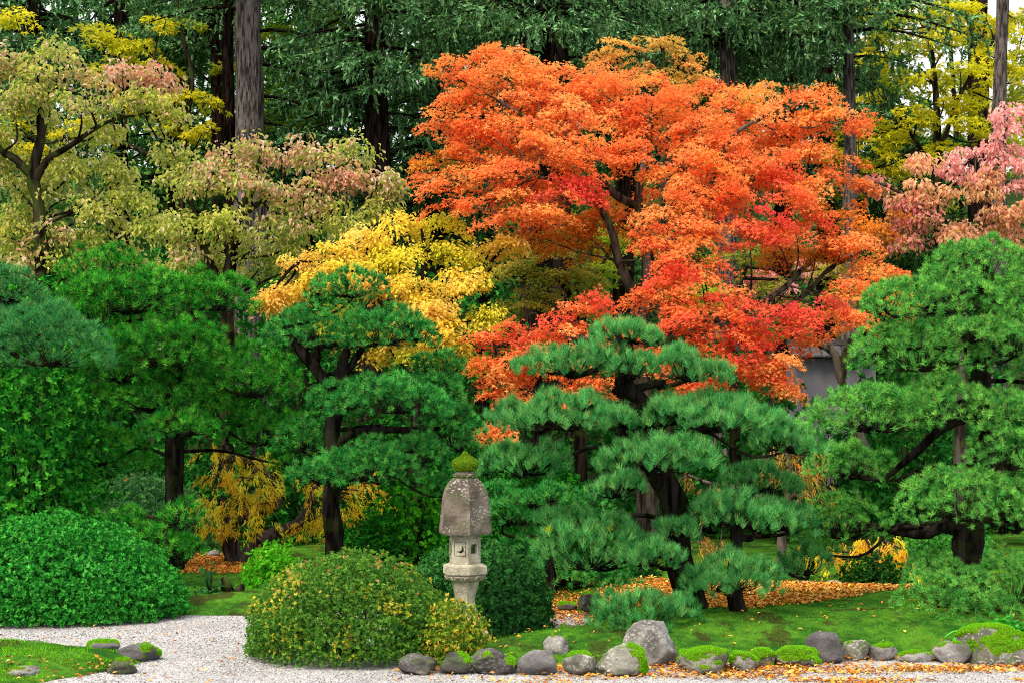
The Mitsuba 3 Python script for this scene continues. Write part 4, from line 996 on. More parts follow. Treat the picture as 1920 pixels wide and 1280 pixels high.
broadleaf('japanese_maple', 'large orange red Japanese maple in the centre', 'maple tree', 29.0, B, maple_pals,
          [([(1215, 1000, 0.2), (1212, 800, 0.1), (1200, 640, 0), (1212, 540, 0), (1212, 450, 0), (1196, 380, 0), (1208, 300, -.1), (1215, 220, 0)], [0.24, 0.20, 0.17, 0.13, 0.11, 0.085, 0.06, 0.02]),
           ([(1196, 590, 0.05), (1185, 545, -.2), (1160, 490, -.5), (1148, 435, -.7), (1118, 380, -.8), (1075, 350, -1.0), (1000, 330, -1.1)], [0.13, 0.10, 0.095, 0.085, 0.075, 0.05, 0.02]),
           ([(1212, 560, 0), (1255, 460, -.2), (1320, 365, -.5), (1350, 300, -.6), (1380, 250, -.4), (1450, 210, 0)], [0.11, 0.08, 0.075, 0.065, 0.045, 0.02]),
           ([(1205, 620, 0), (1340, 600, -.6), (1450, 555, -.5), (1500, 510, -.4), (1540, 470, -.4), (1545, 440, -.4)], [0.11, 0.07, 0.06, 0.05, 0.04, 0.02]),
           ([(1205, 640, 0), (1400, 600, -.2), (1500, 560, 0), (1560, 500, 0), (1650, 460, 0)], [0.11, 0.07, 0.05, 0.04, 0.02]),
           ([(1205, 660, 0), (1120, 640, -1.2), (1020, 630, -1.8), (930, 650, -2.0)], [0.13, 0.10, 0.07, 0.03]),
           ([(1198, 390, 0), (1150, 362, -.3), (1090, 300, -.5), (1000, 230, -.4), (900, 170, 0)], [0.08, 0.08, 0.06, 0.05, 0.02])],
          0.076, 1.30, MAPLE4, 1.0, spray_r=0.34, flat=0.60, droop=0.32, hang=0.45, grow=1.15, bark_mat='bark_pale', limb_r=0.026)
GOLD = {'g': [lin(232, 184, 84, .72), lin(238, 164, 90, .70), lin(204, 178, 80, .66), lin(240, 196, 116, .72)]}
broadleaf('golden_maple', 'golden orange maple top rising behind the orange maple', 'maple tree', 36.0,
          [(1120, 105, 50, 20, 'g', 0), (1170, 95, 50, 26, 'g', 0), (1235, 75, 46, 26, 'g', 0), (1290, 95, 36, 32, 'g', 0), (1230, 125, 60, 30, 'g', 0), (1160, 145, 60, 26, 'g', 0), (1295, 150, 50, 32, 'g', 0), (1400, 190, 40, 22, 'g', 0), (1350, 205, 40, 30, 'g', 0), (1430, 170, 34, 18, 'g', 0)],
          GOLD, [([(1250, 900, 0), (1245, 500, 0), (1246, 200, 0), (1244, 90, 0)], [0.2, 0.16, 0.08, 0.03])], 0.095, 1.1, MAPLE, 0.95, spray_r=0.36, hang=0.4)
OLV = {'g': [lin(170, 166, 64, .66), lin(142, 156, 60, .62), lin(200, 172, 70, .66), lin(120, 148, 58, .6)], 'l': [lin(170, 200, 56, .66), lin(150, 188, 56, .64), lin(198, 206, 64, .66)]}
broadleaf('olive_maple', 'olive green maple turning yellow between the yellow tree and the orange maple', 'maple tree', 31.5,
          [(965, 520, 60, 30, 'g', 0), (1030, 500, 62, 34, 'g', 0), (1080, 530, 62, 40, 'g', 0), (1000, 570, 66, 30, 'g', -.3), (1100, 590, 50, 36, 'g', -.2), (930, 590, 44, 26, 'g', 0), (1130, 520, 44, 50, 'l', .6), (1060, 460, 50, 30, 'g', .5), (1150, 450, 40, 40, 'l', .8), (960, 470, 36, 20, 'g', .3)],
          OLV, [([(1090, 960, 0), (1085, 700, 0), (1078, 600, 0), (1060, 540, 0), (1000, 490, 0)], [0.16, 0.12, 0.10, 0.06, 0.02]), ([(1080, 620, 0), (1110, 540, .2), (1150, 450, .4)], [0.08, 0.05, 0.02])], 0.085, 1.5, MAPLE, 0.95, spray_r=0.36, hang=0.4)
broadleaf('olive_maple', 'dim olive green maple seen through the gaps right of the orange maple trunk', 'maple tree', 33.5,
          [(1280, 540, 60, 50, 'l', 0), (1260, 470, 50, 40, 'g', 0), (1400, 480, 60, 40, 'g', .4), (1480, 540, 60, 40, 'g', .3), (1560, 520, 50, 40, 'g', 0), (1620, 480, 50, 30, 'g', 0), (1350, 560, 50, 40, 'l', .4), (1470, 620, 60, 40, 'g', 0)],
          OLV, [([(1380, 980, 0), (1376, 760, 0), (1370, 600, 0), (1400, 500, 0)], [0.16, 0.12, 0.09, 0.03])], 0.095, 1.2, MAPLE, 0.95, spray_r=0.40, hang=0.4)
YL = {'y': [lin(246, 222, 84, .66), lin(244, 210, 76, .66), lin(238, 224, 80, .66), lin(250, 214, 120, .66)], 'o': [lin(248, 196, 112, .66), lin(248, 210, 96, .66), lin(244, 220, 100, .66)], 'g': [lin(228, 222, 68, .66), lin(212, 216, 68, .64), lin(240, 222, 76, .66)]}
broadleaf('yellow_dogwood', 'bright golden yellow tree behind the left pines', 'tree', 28.0,
          [(620, 470, 54, 28, 'y', 0), (690, 450, 60, 30, 'y', .3), (760, 425, 56, 24, 'y', .5), (830, 420, 46, 26, 'g', .6), (660, 510, 70, 26, 'y', -.4), (750, 485, 66, 30, 'g', 0), (840, 480, 62, 32, 'g', 0), (920, 470, 50, 22, 'y', .2), (700, 540, 60, 24, 'o', -.8), (790, 540, 70, 28, 'y', -.7),
           (880, 530, 60, 32, 'y', -.3), (950, 455, 24, 14, 'o', .2), (840, 590, 60, 26, 'y', -.9), (800, 580, 50, 20, 'o', -1.0), (910, 590, 40, 26, 'g', -.4), (850, 640, 44, 26, 'y', -1.0), (560, 490, 36, 22, 'o', .2), (530, 540, 40, 22, 'o', .1), (500, 560, 24, 14, 'o', .1), (590, 530, 40, 22, 'y', -.1), (780, 665, 40, 24, 'g', -.6), (720, 640, 60, 40, 'y', .4), (640, 600, 60, 40, 'g', .6), (870, 680, 30, 20, 'g', -.4)],
          YL, [([(780, 1000, 0), (782, 800, 0), (790, 640, 0), (792, 540, 0), (796, 470, 0), (790, 430, 0)], [0.16, 0.13, 0.10, 0.07, 0.05, 0.02]), ([(788, 650, 0), (720, 560, -.1), (650, 500, 0), (560, 490, .1)], [0.09, 0.06, 0.04, 0.02]), ([(790, 640, 0), (850, 560, 0), (920, 490, .1)], [0.08, 0.05, 0.02])],
          0.10, 1.9, LEAF2, 0.55, spray_r=0.32, flat=0.9, droop=0.35, hang=0.7, jitn=0.35, bark_mat='bark_pine')
DW = {'p': [lin(238, 196, 184, .72), lin(232, 172, 156, .68), lin(214, 194, 140, .66), lin(150, 164, 76, .60), lin(242, 212, 202, .72), lin(232, 150, 120, .64)],
      'g': [lin(160, 182, 84, .64), lin(116, 156, 66, .58), lin(228, 200, 170, .68), lin(206, 200, 92, .64), lin(236, 190, 172, .68), lin(180, 190, 100, .64)],
      'r': [lin(236, 168, 146, .66), lin(238, 186, 164, .66), lin(226, 150, 120, .62), lin(214, 184, 110, .6)],
      's': [lin(222, 208, 128, .76), lin(198, 204, 100, .72), lin(240, 214, 194, .76), lin(164, 184, 90, .68), lin(140, 172, 80, .64)]}
DW_G = [lin(190, 200, 84, .74), lin(150, 182, 76, .68), lin(214, 210, 110, .74)]
DW = {'p': DW['p'] + DW['g'][:2] + DW_G, 'g': DW['g'] + DW_G * 2, 'r': DW['r'] + DW['p'] + DW['g'][:2], 's': DW['s'] + DW_G * 2}
broadleaf('dogwood_tree', 'dogwood with pinkish green curling leaves in the upper left corner', 'dogwood tree', 31.0,
          [(40, 110, 54, 34, 'p', 0), (110, 105, 54, 36, 'g', 0), (160, 130, 52, 40, 'p', -.2), (60, 160, 66, 36, 'g', -.5), (230, 130, 52, 26, 'r', 0), (20, 190, 60, 36, 'g', -.4), (150, 195, 64, 34, 'g', -.6), (235, 200, 56, 36, 'g', -.3), (310, 215, 56, 32, 'g', 0), (270, 150, 40, 16, 'r', .1),
           (90, 230, 60, 22, 's', .3), (190, 250, 50, 26, 's', .3), (300, 265, 54, 30, 's', 0), (330, 300, 40, 26, 's', .2), (20, 340, 50, 36, 's', .4), (30, 410, 54, 30, 's', .2), (130, 370, 60, 34, 's', .5), (210, 380, 56, 34, 's', .2), (110, 440, 60, 24, 'p', .2), (220, 330, 50, 30, 's', .4), (40, 480, 50, 18, 'p', 0), (170, 470, 44, 20, 's', .3), (-40, 250, 60, 60, 'g', 0), (-40, 130, 50, 40, 'p', 0), (10, 290, 60, 40, 's', .3), (80, 340, 60, 40, 's', .6), (60, 400, 70, 40, 's', .5), (160, 430, 70, 40, 's', .6), (260, 360, 60, 50, 's', .6), (150, 300, 70, 40, 's', .6), (90, 480, 80, 26, 's', .4), (210, 470, 60, 24, 's', .5), (0, 440, 50, 40, 's', .3), (270, 420, 44, 36, 's', .6)],
          DW, [([(80, 1000, 0), (82, 700, 0), (80, 500, 0), (74, 400, 0), (62, 330, 0), (76, 260, 0), (80, 200, 0), (130, 130, 0)], [0.2, 0.18, 0.16, 0.14, 0.13, 0.10, 0.07, 0.03]),
               ([(62, 335, 0), (30, 300, -.1), (-5, 275, -.2), (-40, 200, -.2)], [0.10, 0.09, 0.07, 0.04]), ([(64, 340, 0), (90, 300, -.1), (130, 275, -.2), (200, 230, -.1), (290, 210, 0)], [0.10, 0.08, 0.06, 0.04, 0.02])],
          0.125, 0.95, LEAF4, 0.55, own_mix=(0.5, 1.0), spray_r=0.36, flat=1.3, droop=0.1, hang=0.9, jitn=0.6, limb_r=0.04)
broadleaf('dogwood_tree', 'dogwood with pale pink and green drooping leaves above the yellow tree', 'dogwood tree', 31.0,
          [(480, 268, 40, 28, 'p', 0), (440, 310, 62, 34, 'p', -.2), (530, 290, 56, 34, 'r', 0), (600, 300, 56, 32, 'p', .1), (665, 290, 36, 32, 'g', .2), (390, 350, 62, 36, 'g', -.3), (480, 350, 66, 36, 'p', -.6), (570, 350, 62, 36, 'p', -.5), (650, 345, 56, 34, 'r', -.2), (710, 350, 40, 24, 'p', 0), (370, 410, 56, 36, 's', -.2), (450, 410, 60, 32, 's', -.4), (540, 400, 60, 32, 'p', -.5),
           (620, 400, 56, 28, 's', -.3), (700, 390, 46, 22, 's', 0), (350, 460, 50, 26, 'p', -.2), (440, 460, 54, 24, 's', .1), (520, 450, 44, 26, 's', 0), (330, 330, 40, 26, 's', .1), (400, 300, 40, 24, 'p', .2), (570, 440, 60, 30, 's', .2), (490, 500, 70, 26, 's', .3), (400, 500, 70, 26, 's', .3), (310, 420, 50, 40, 's', .3), (330, 500, 50, 24, 's', .4), (640, 440, 50, 26, 's', .3), (560, 500, 40, 22, 's', .4), (740, 355, 20, 16, 'p', .1)],
          DW, [([(425, 980, 0), (426, 700, 0), (428, 540, 0), (438, 460, 0), (450, 400, 0), (480, 330, 0), (490, 270, 0)], [0.17, 0.15, 0.14, 0.12, 0.09, 0.06, 0.02]), ([(424, 560, 0), (385, 480, 0), (370, 420, 0), (350, 350, 0)], [0.14, 0.12, 0.07, 0.03]), ([(445, 410, 0), (520, 360, -.1), (600, 330, -.1), (670, 300, 0)], [0.07, 0.05, 0.04, 0.02])],
          0.125, 1.05, LEAF4, 0.55, own_mix=(0.5, 1.0), spray_r=0.36, flat=1.3, droop=0.1, hang=0.9, jitn=0.6, limb_r=0.04)
PK = {'p': [lin(242, 176, 174, .68), lin(242, 194, 184, .68), lin(234, 150, 150, .64), lin(238, 206, 192, .68)], 'o': [lin(244, 182, 154, .68), lin(240, 164, 130, .64), lin(236, 196, 156, .66), lin(210, 186, 110, .6)], 'm': [lin(226, 124, 134, .62), lin(234, 158, 158, .66), lin(234, 176, 144, .66), lin(170, 174, 96, .56)]}
broadleaf('pink_dogwood', 'dogwood with salmon pink leaves at the right edge behind the spreading pine', 'dogwood tree', 29.5,
          [(1890, 235, 18, 30, 'p', 0), (1882, 285, 34, 30, 'p', 0), (1830, 295, 42, 22, 'p', .1), (1905, 330, 46, 34, 'p', -.1), (1840, 340, 50, 28, 'o', -.2), (1775, 320, 40, 20, 'p', .1), (1720, 310, 30, 22, 'o', .1), (1710, 360, 46, 24, 'o', 0), (1650, 345, 40, 20, 'm', .1), (1780, 375, 56, 26, 'o', -.3), (1860, 385, 56, 28, 'o', -.4), (1920, 395, 40, 36, 'o', -.3),
           (1690, 395, 46, 24, 'm', 0), (1740, 420, 50, 24, 'm', -.2), (1800, 430, 50, 22, 'o', -.2), (1660, 440, 36, 20, 'm', .1), (1710, 450, 40, 18, 'm', -.1), (1960, 330, 40, 60, 'p', 0), (1890, 440, 60, 26, 'o', 0)],
          PK, [([(1800, 980, 0), (1802, 700, 0), (1806, 500, 0), (1830, 420, 0), (1860, 340, 0), (1890, 220, 0)], [0.15, 0.13, 0.10, 0.07, 0.05, 0.02]), ([(1806, 500, 0), (1760, 430, 0), (1700, 370, 0), (1640, 340, 0)], [0.08, 0.06, 0.04, 0.02]), ([(1640, 900, -1), (1592, 760, -1), (1576, 705, -1), (1562, 660, -1), (1520, 640, -1), (1470, 615, -1)], [0.13, 0.10, 0.09, 0.08, 0.06, 0.03]), ([(1578, 705, -1), (1590, 650, -1), (1630, 600, -1), (1680, 560, -1)], [0.09, 0.08, 0.06, 0.03])],
          0.12, 1.3, LEAF4, 0.55, own_mix=(0.5, 1.0), spray_r=0.36, flat=0.7, droop=0.1, hang=1.1, jitn=0.55, limb_r=0.035, bark_mat='bark_pale')
broadleaf('pale_dogwood', 'small dogwood with red leaf tips and pale lichened twigs seen through the orange maple', 'dogwood tree', 35.0,
          [(1400, 530, 44, 22, 'm', 0), (1460, 530, 40, 24, 'p', 0), (1530, 500, 40, 24, 'p', 0), (1425, 500, 20, 22, 'm', 0)], PK, [([(1450, 980, 0), (1448, 700, 0), (1445, 560, 0), (1440, 500, 0)], [0.1, 0.08, 0.05, 0.02])], 0.10, 0.35, LEAF4, 0.5, spray_r=0.38, hang=1.0, bark_mat='bark_pale')


# ================================================================== LACELEAF MAPLES
def lace(name, label, y, blobs, pal, stems, bare=0.0, hang=(0.18, 0.42)):
    """a low weeping maple: threads of finely cut leaf hanging from arching twigs"""
    root = thing(name, label, 'maple tree')
    rng = rng_of(label)
    wb, lb, tw = MB(), MB(), MB()
    sk = []
    for k, (pts, rad) in enumerate(stems):
        q = [P(a, b, y + d) for a, b, d in pts]; sk.append(curve(np.array(q), 40))
        if k == 0:
            t0 = MB(); tube(t0, q, rad, 12, 40, 0.35, 2, True); part(root, 'trunk', t0, 'bark_lace', True)
        else:
            tube(wb, q, rad, 10, 36, 0.35, k, True)
    sk = np.vstack(sk)
    for (px, py, rx, ry, dy, dens) in blobs:
        yy = y + dy; ppm = FOC / yy
        c = P(px, py, yy); ax, az = rx / ppm, ry / ppm; ay = 0.8 * ax
        s0 = sk[np.linalg.norm(sk - c - np.array([0, 0, .3]), axis=1).argmin()]
        m = (s0 + c) / 2 + np.array([0, 0, 0.25 * az])
        tube(wb, [s0, m, c + np.array([0, 0, 0.3 * az])], [0.03, 0.02, 0.01], 5, 10, 0.3, int(px))
        nt = max(6, int(dens * 125 * ax * az))
        u = rand_dirs(rng, nt) * rng.uniform(0.2, 1, (nt, 1)) ** 0.5
        top = c + u * np.array([ax, ay, az])
        out = unit((u * np.array([1, 1, 0.0])) + rng.normal(0, 0.25, (nt, 3)))
        Lt = rng.uniform(*hang, nt)
        tip = top + (out * 0.65 + np.array([0, 0, -0.75])) * Lt[:, None]
        thin_tubes(tw, np.repeat((c + np.array([0, 0, 0.3 * az]))[None], nt, 0), top, 0.010, 0.004, rng.normal(0, 0.05, (nt, 3)) + np.array([0, 0, .06]))
        k = 26
        t = rng.uniform(0, 1, (nt, k))
        pos = top[:, None] * (1 - t[..., None]) + tip[:, None] * t[..., None] + rng.normal(0, 0.035, (nt, k, 3)) + np.array([0, 0, 0.10]) * (t * (1 - t))[..., None] * 4 * 0.5
        d = unit(tip - top)[:, None] * 0.9 + rng.normal(0, 0.40, (nt, k, 3)) + np.array([0, 0, -0.35])
        col = np.repeat(pick(rng, pal, nt, 0.14)[:, None], k, 1) * np.exp(rng.normal(0, 0.15, (nt, k, 1)))
        keep = (rng.random((nt, k)) > bare).ravel()
        p2, d2, c2 = pos.reshape(-1, 3)[keep], d.reshape(-1, 3)[keep], col.reshape(-1, 3)[keep]
        leaves(lb, p2, d2, rand_dirs(rng, len(p2)), 0.115 * rng.uniform(0.7, 1.2, len(p2)), 0.023, c2, NEEDLE)
    part(root, 'crown', lb, 'mat_leaf')
    part(root, 'limbs', wb, 'bark_lace', True)
    part(root, 'twigs', tw, 'bark_lace', True, kind='stuff')
    return root


bark('bark_lace', (0.020, 0.014, 0.012), (0.12, 0.095, 0.085), 0.25, 1.5)
LY = [lin(236, 202, 50, .95), lin(226, 184, 44, .9), lin(244, 212, 70, .95), lin(214, 184, 50, .85)]
LO = [lin(238, 172, 50, .9), lin(230, 156, 46, .85), lin(240, 186, 60, .9)]
lace('laceleaf_maple', 'yellow weeping laceleaf maple with a twisted trunk between the two left pines', 26.5,
     [(400, 850, 36, 22, 0, 1), (440, 870, 46, 24, -.2, 1), (500, 870, 40, 22, 0, 1), (410, 900, 40, 24, -.4, 1), (470, 905, 50, 28, -.6, 1.2), (520, 915, 30, 24, -.2, 1), (395, 945, 36, 24, -.5, 1), (445, 945, 46, 26, -.7, 1.2), (500, 950, 34, 26, -.6, 1), (400, 980, 34, 22, -.4, 1), (450, 985, 36, 22, -.7, 1),
      (575, 905, 30, 20, -.2, .8), (590, 950, 26, 30, -.3, .9), (580, 985, 26, 26, -.3, .9), (640, 940, 30, 30, 0, .8), (665, 900, 40, 30, .1, .8), (700, 930, 30, 26, .1, .7), (650, 975, 30, 26, 0, .7), (610, 990, 26, 24, 0, .7), (730, 945, 20, 18, .1, .7)],
     LY * 2 + LO, [([(440, 1090, 0), (438, 1050, 0), (430, 1010, -.05), (436, 980, -.1), (470, 960, -.1), (515, 945, 0), (522, 915, 0), (490, 880, 0), (450, 860, 0), (415, 860, 0), (425, 835, 0)], [0.20, 0.17, 0.17, 0.14, 0.12, 0.11, 0.10, 0.09, 0.09, 0.06, 0.03]),
          ([(440, 1070, 0), (480, 1020, 0), (520, 998, 0), (560, 980, 0), (580, 945, 0), (585, 915, 0)], [0.14, 0.13, 0.12, 0.11, 0.09, 0.05]), ([(485, 878, 0), (475, 845, 0), (495, 815, 0)], [0.07, 0.06, 0.02])])
lace('laceleaf_maple', 'small orange weeping laceleaf maple over the low dark shrub on the right', 23.6,
     [(1660, 1020, 30, 16, -.2, 1.3), (1690, 1035, 28, 18, -.3, 1.3), (1630, 1030, 30, 16, -.3, 1.2), (1700, 1060, 20, 18, -.5, 1), (1600, 1045, 24, 16, 0, .9), (1560, 1055, 24, 16, .1, .8), (1520, 1035, 20, 16, .2, .7), (1570, 1030, 24, 14, .3, .8), (1670, 1055, 16, 16, -.5, .8)],
     LO + LY[:2], [([(1640, 1130, 0), (1642, 1080, 0), (1650, 1040, 0), (1660, 1015, 0)], [0.08, 0.06, 0.04, 0.02])], hang=(0.12, 0.26))
lace('laceleaf_maple', 'nearly bare weeping laceleaf maple with tangled yellowish twigs behind the black pine', 25.5,
     [(1440, 870, 46, 30, 0, 1.2), (1500, 860, 46, 30, 0, 1.2), (1470, 900, 54, 30, -.2, 1.2), (1530, 900, 34, 30, 0, 1.2), (1545, 935, 26, 24, 0, 1.2), (1330, 920, 40, 20, .2, 1), (1310, 1020, 36, 16, .2, 2), (1350, 1030, 34, 14, .2, 2), (1290, 900, 40, 20, .3, 1)],
     [lin(206, 150, 90, .55), lin(170, 160, 80, .5), lin(230, 140, 60, .58), lin(140, 150, 80, .48), lin(226, 190, 70, .58)], [([(1470, 1110, 0), (1465, 1020, 0), (1475, 950, 0), (1480, 890, 0), (1470, 840, 0)], [0.1, 0.08, 0.07, 0.05, 0.02]), ([(1470, 960, 0), (1400, 920, 0), (1330, 905, 0), (1290, 890, 0)], [0.06, 0.05, 0.03, 0.02]), ([(1475, 930, 0), (1520, 930, 0), (1560, 955, 0)], [0.05, 0.04, 0.02])], bare=0.45)


# ================================================================== FERNS at the right front
def fern(label, px, py, y, n, length, width, pal, pinnate, arch, spread=(0, 2 * np.pi)):
    key = thing('fern', label, 'fern')
    rng = rng_of(label)
    o = P(px, py, y)
    for k in range(n):
        a = spread[0] + (spread[1] - spread[0]) * (k + rng.uniform(0.2, 0.8)) / n
        L = length * rng.uniform(0.75, 1.15)
        t = np.linspace(0, 1, 12)
        hd = np.array([math.cos(a), math.sin(a), 0])
        el = rng.uniform(0.8, 1.15)
        mid = o + hd * (L * (t * 0.85))[:, None] + np.array([0, 0, 1.0]) * (L * (1.25 * el * t - 0.95 * arch * t ** 2))[:, None]
        side = np.array([-math.sin(a), math.cos(a), 0.12])
        mb = MB()
        if pinnate:
            tt = np.repeat(np.linspace(0.12, 0.99, 22), 2); sg = np.tile([-1, 1], 22)
            i = np.clip((tt * 11).astype(int), 0, 10); fr = (tt * 11 - i)[:, None]
            p = mid[i] * (1 - fr) + mid[i + 1] * fr
            d = side * sg[:, None] + unit(mid[i + 1] - mid[i]) * 0.35
            leaves(mb, p, d, np.tile([0, 0, 1.0], (44, 1)) + rng.normal(0, .2, (44, 3)), width * np.sin(np.pi * (0.15 + 0.83 * tt)) + 0.01, 0.018, pick(rng, pal, 44, 0.15), LEAF2)
            leaves(mb, mid[:-1], mid[1:] - mid[:-1], np.tile([0, 0, 1.0], (11, 1)), np.linalg.norm(mid[1:] - mid[:-1], axis=1), 0.006, np.tile(lin(90, 120, 40, .4), (11, 1)), LEAF2)
        else:
            w = width * np.sin(np.pi * (0.1 + 0.88 * t)) ** 0.6 * (1 + 0.08 * np.sin(t * 30))
            v = np.vstack([mid - side * w[:, None] / 2 + np.array([0, 0, .010]), mid, mid + side * w[:, None] / 2 + np.array([0, 0, .010])])
            m = len(t); q = []
            for r in range(2):
                for i in range(m - 1):
                    q += [[r * m + i, r * m + i + 1, (r + 1) * m + i + 1], [r * m + i, (r + 1) * m + i + 1, (r + 1) * m + i]]
            c = np.repeat(pick(rng, pal, 1, 0.12), 3 * m, 0) * TONE; c[m:2 * m] *= 1.25
            mb.add(v, np.array(q), np.clip(c, 0, .9))
        part(key, 'frond', mb, 'mat_glossy_leaf')


FG = [lin(70, 190, 60, .5), lin(96, 206, 80, .52), lin(60, 166, 56, .48)]
fern('strap leaved fern arching over the left of the large mossy boulder', 1842, 1213, 16.75, 9, 0.56, 0.066, FG, False, 1.0, (2.3, 4.2))
fern('strap leaved fern standing behind the large mossy boulder', 1882, 1205, 16.95, 8, 0.40, 0.062, FG, False, 0.7)
fern('feathery green fern at the right edge above the mossy boulder', 1915, 1205, 17.0, 13, 0.45, 0.085, FG, True, 0.8)
fern('feathery green fern between the strap leaved ferns and the low pine bough', 1866, 1190, 17.3, 10, 0.34, 0.07, FG, True, 0.8)

# ================================================================== GARDEN WALL deep behind, seen through the gap right of the orange maple
root = thing('garden_wall', 'lavender grey plaster wall with dark tiled coping behind the orange maple', 'wall')
y = 37.0
a, b = P(1476, 735, y), P(1640, 735, y)
top = P(1500, 672, y)[2]
bx = trimesh.creation.box(extents=[b[0] - a[0], 0.25, top + 0.4]); bx.apply_translation([(a[0] + b[0]) / 2, y, top / 2 - 0.2])
mb = MB(); mb.add(bx.vertices, bx.faces); part(root, 'plaster', mb, 'mat_plaster')
for sgn in (-1, 1):
    n = int((b[0] - a[0]) / 0.28)
    for k in range(n):
        t = np.linspace(0, np.pi, 7); xx = a[0] + 0.14 + k * 0.28
        prof = np.c_[np.cos(t) * 0.135, np.sin(t) * 0.05]
        v = np.vstack([np.c_[xx + prof[:, 0], np.full(7, y + sgn * 0.01), top + 0.36 + prof[:, 1]], np.c_[xx + prof[:, 0], np.full(7, y + sgn * 0.42), top + 0.02 + prof[:, 1]]])
        q = []
        for i in range(6):
            q += [[i, i + 1, 8 + i], [i, 8 + i, 7 + i]]
        q += [[7, 7 + i, 8 + i] for i in range(1, 6)]
        mb = MB(); mb.add(v, np.array(q)); part(root, 'tile', mb, 'mat_tile')
bx = trimesh.creation.box(extents=[b[0] - a[0], 0.2, 0.14]); bx.apply_translation([(a[0] + b[0]) / 2, y, top + 0.42])
mb = MB(); mb.add(bx.vertices, bx.faces); part(root, 'ridge', mb, 'mat_tile')


# ================================================================== THE FOREST BEHIND
FIR = [lin(84, 128, 80, .78), lin(66, 112, 68, .72), lin(108, 152, 100, .80), lin(76, 108, 58, .68)]
FIR_G = [lin(66, 116, 56, .68), lin(54, 100, 50, .62), lin(92, 140, 62, .72)]


def boughs(lb, wb, rng, base, zs, az, L, pal, fine=1.0, droop=0.55, kcn=10, size=1.0):
    """drooping boughs: base (n,3) on the trunk, azimuth az, length L; sprays of flat needled twigs and hanging tassels"""
    n = len(az)
    h = np.c_[np.cos(az), np.sin(az), np.zeros(n)]; side = np.c_[-np.sin(az), np.cos(az), np.zeros(n)]

    def spine(k, s):
        return base[k] + h[k] * (L[k] * s)[:, None] + np.array([0, 0, 1.0]) * (L[k] * (0.12 * s - droop * s ** 2 + 0.16 * s ** 4))[:, None]
    if wb is not None:
        for k in range(n):
            s = np.linspace(0, 0.95, 7)
            tube(wb, spine(np.full(7, k), s), np.linspace(0.016 * L[k] + 0.012, 0.008, 7), 4)
    nt = max(9, int(26 * fine))
    k = np.repeat(np.arange(n), nt)
    s = rng.uniform(0.10, 1.0, n * nt); sg = rng.choice([-1, 1], n * nt)
    o = spine(k, s)
    lt = L[k] * 0.34 * (1.02 - s) ** 0.6 * rng.uniform(0.6, 1.2, n * nt) + 0.22
    hangs = rng.random(n * nt) < 0.34
    d = h[k] * 0.8 + side[k] * (sg * rng.uniform(0.3, 1.1, n * nt))[:, None] + np.array([0, 0, -0.30]) + rng.normal(0, 0.12, (n * nt, 3))
    d[hangs] = d[hangs] * 0.25 + np.array([0, 0, -1.0]); lt[hangs] = np.minimum(lt[hangs] * 0.9, 0.9)
    d = unit(d)
    kc = kcn
    t = rng.uniform(0.05, 1, (len(k), kc))
    pos = o[:, None] + d[:, None] * (lt[:, None] * t)[..., None] + np.array([0, 0, -0.18]) * (t ** 2 * lt[:, None])[..., None]
    cd = d[:, None] * 0.8 + rng.normal(0, 0.55, (len(k), kc, 3)) * np.where(hangs, 0.45, 1.0)[:, None, None] + np.array([0, 0, 0.10])
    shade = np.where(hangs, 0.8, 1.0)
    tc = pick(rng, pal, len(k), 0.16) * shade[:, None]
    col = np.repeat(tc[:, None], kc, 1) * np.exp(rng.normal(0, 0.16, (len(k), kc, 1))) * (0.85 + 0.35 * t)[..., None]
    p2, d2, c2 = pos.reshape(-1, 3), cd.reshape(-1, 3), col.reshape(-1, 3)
    leaves(lb, p2, d2, unit(rand_dirs(rng, len(p2)) + np.array([0, 0, .8])), 0.19 * size * rng.uniform(0.6, 1.3, len(p2)), 0.085 * size, c2, NEEDLE)


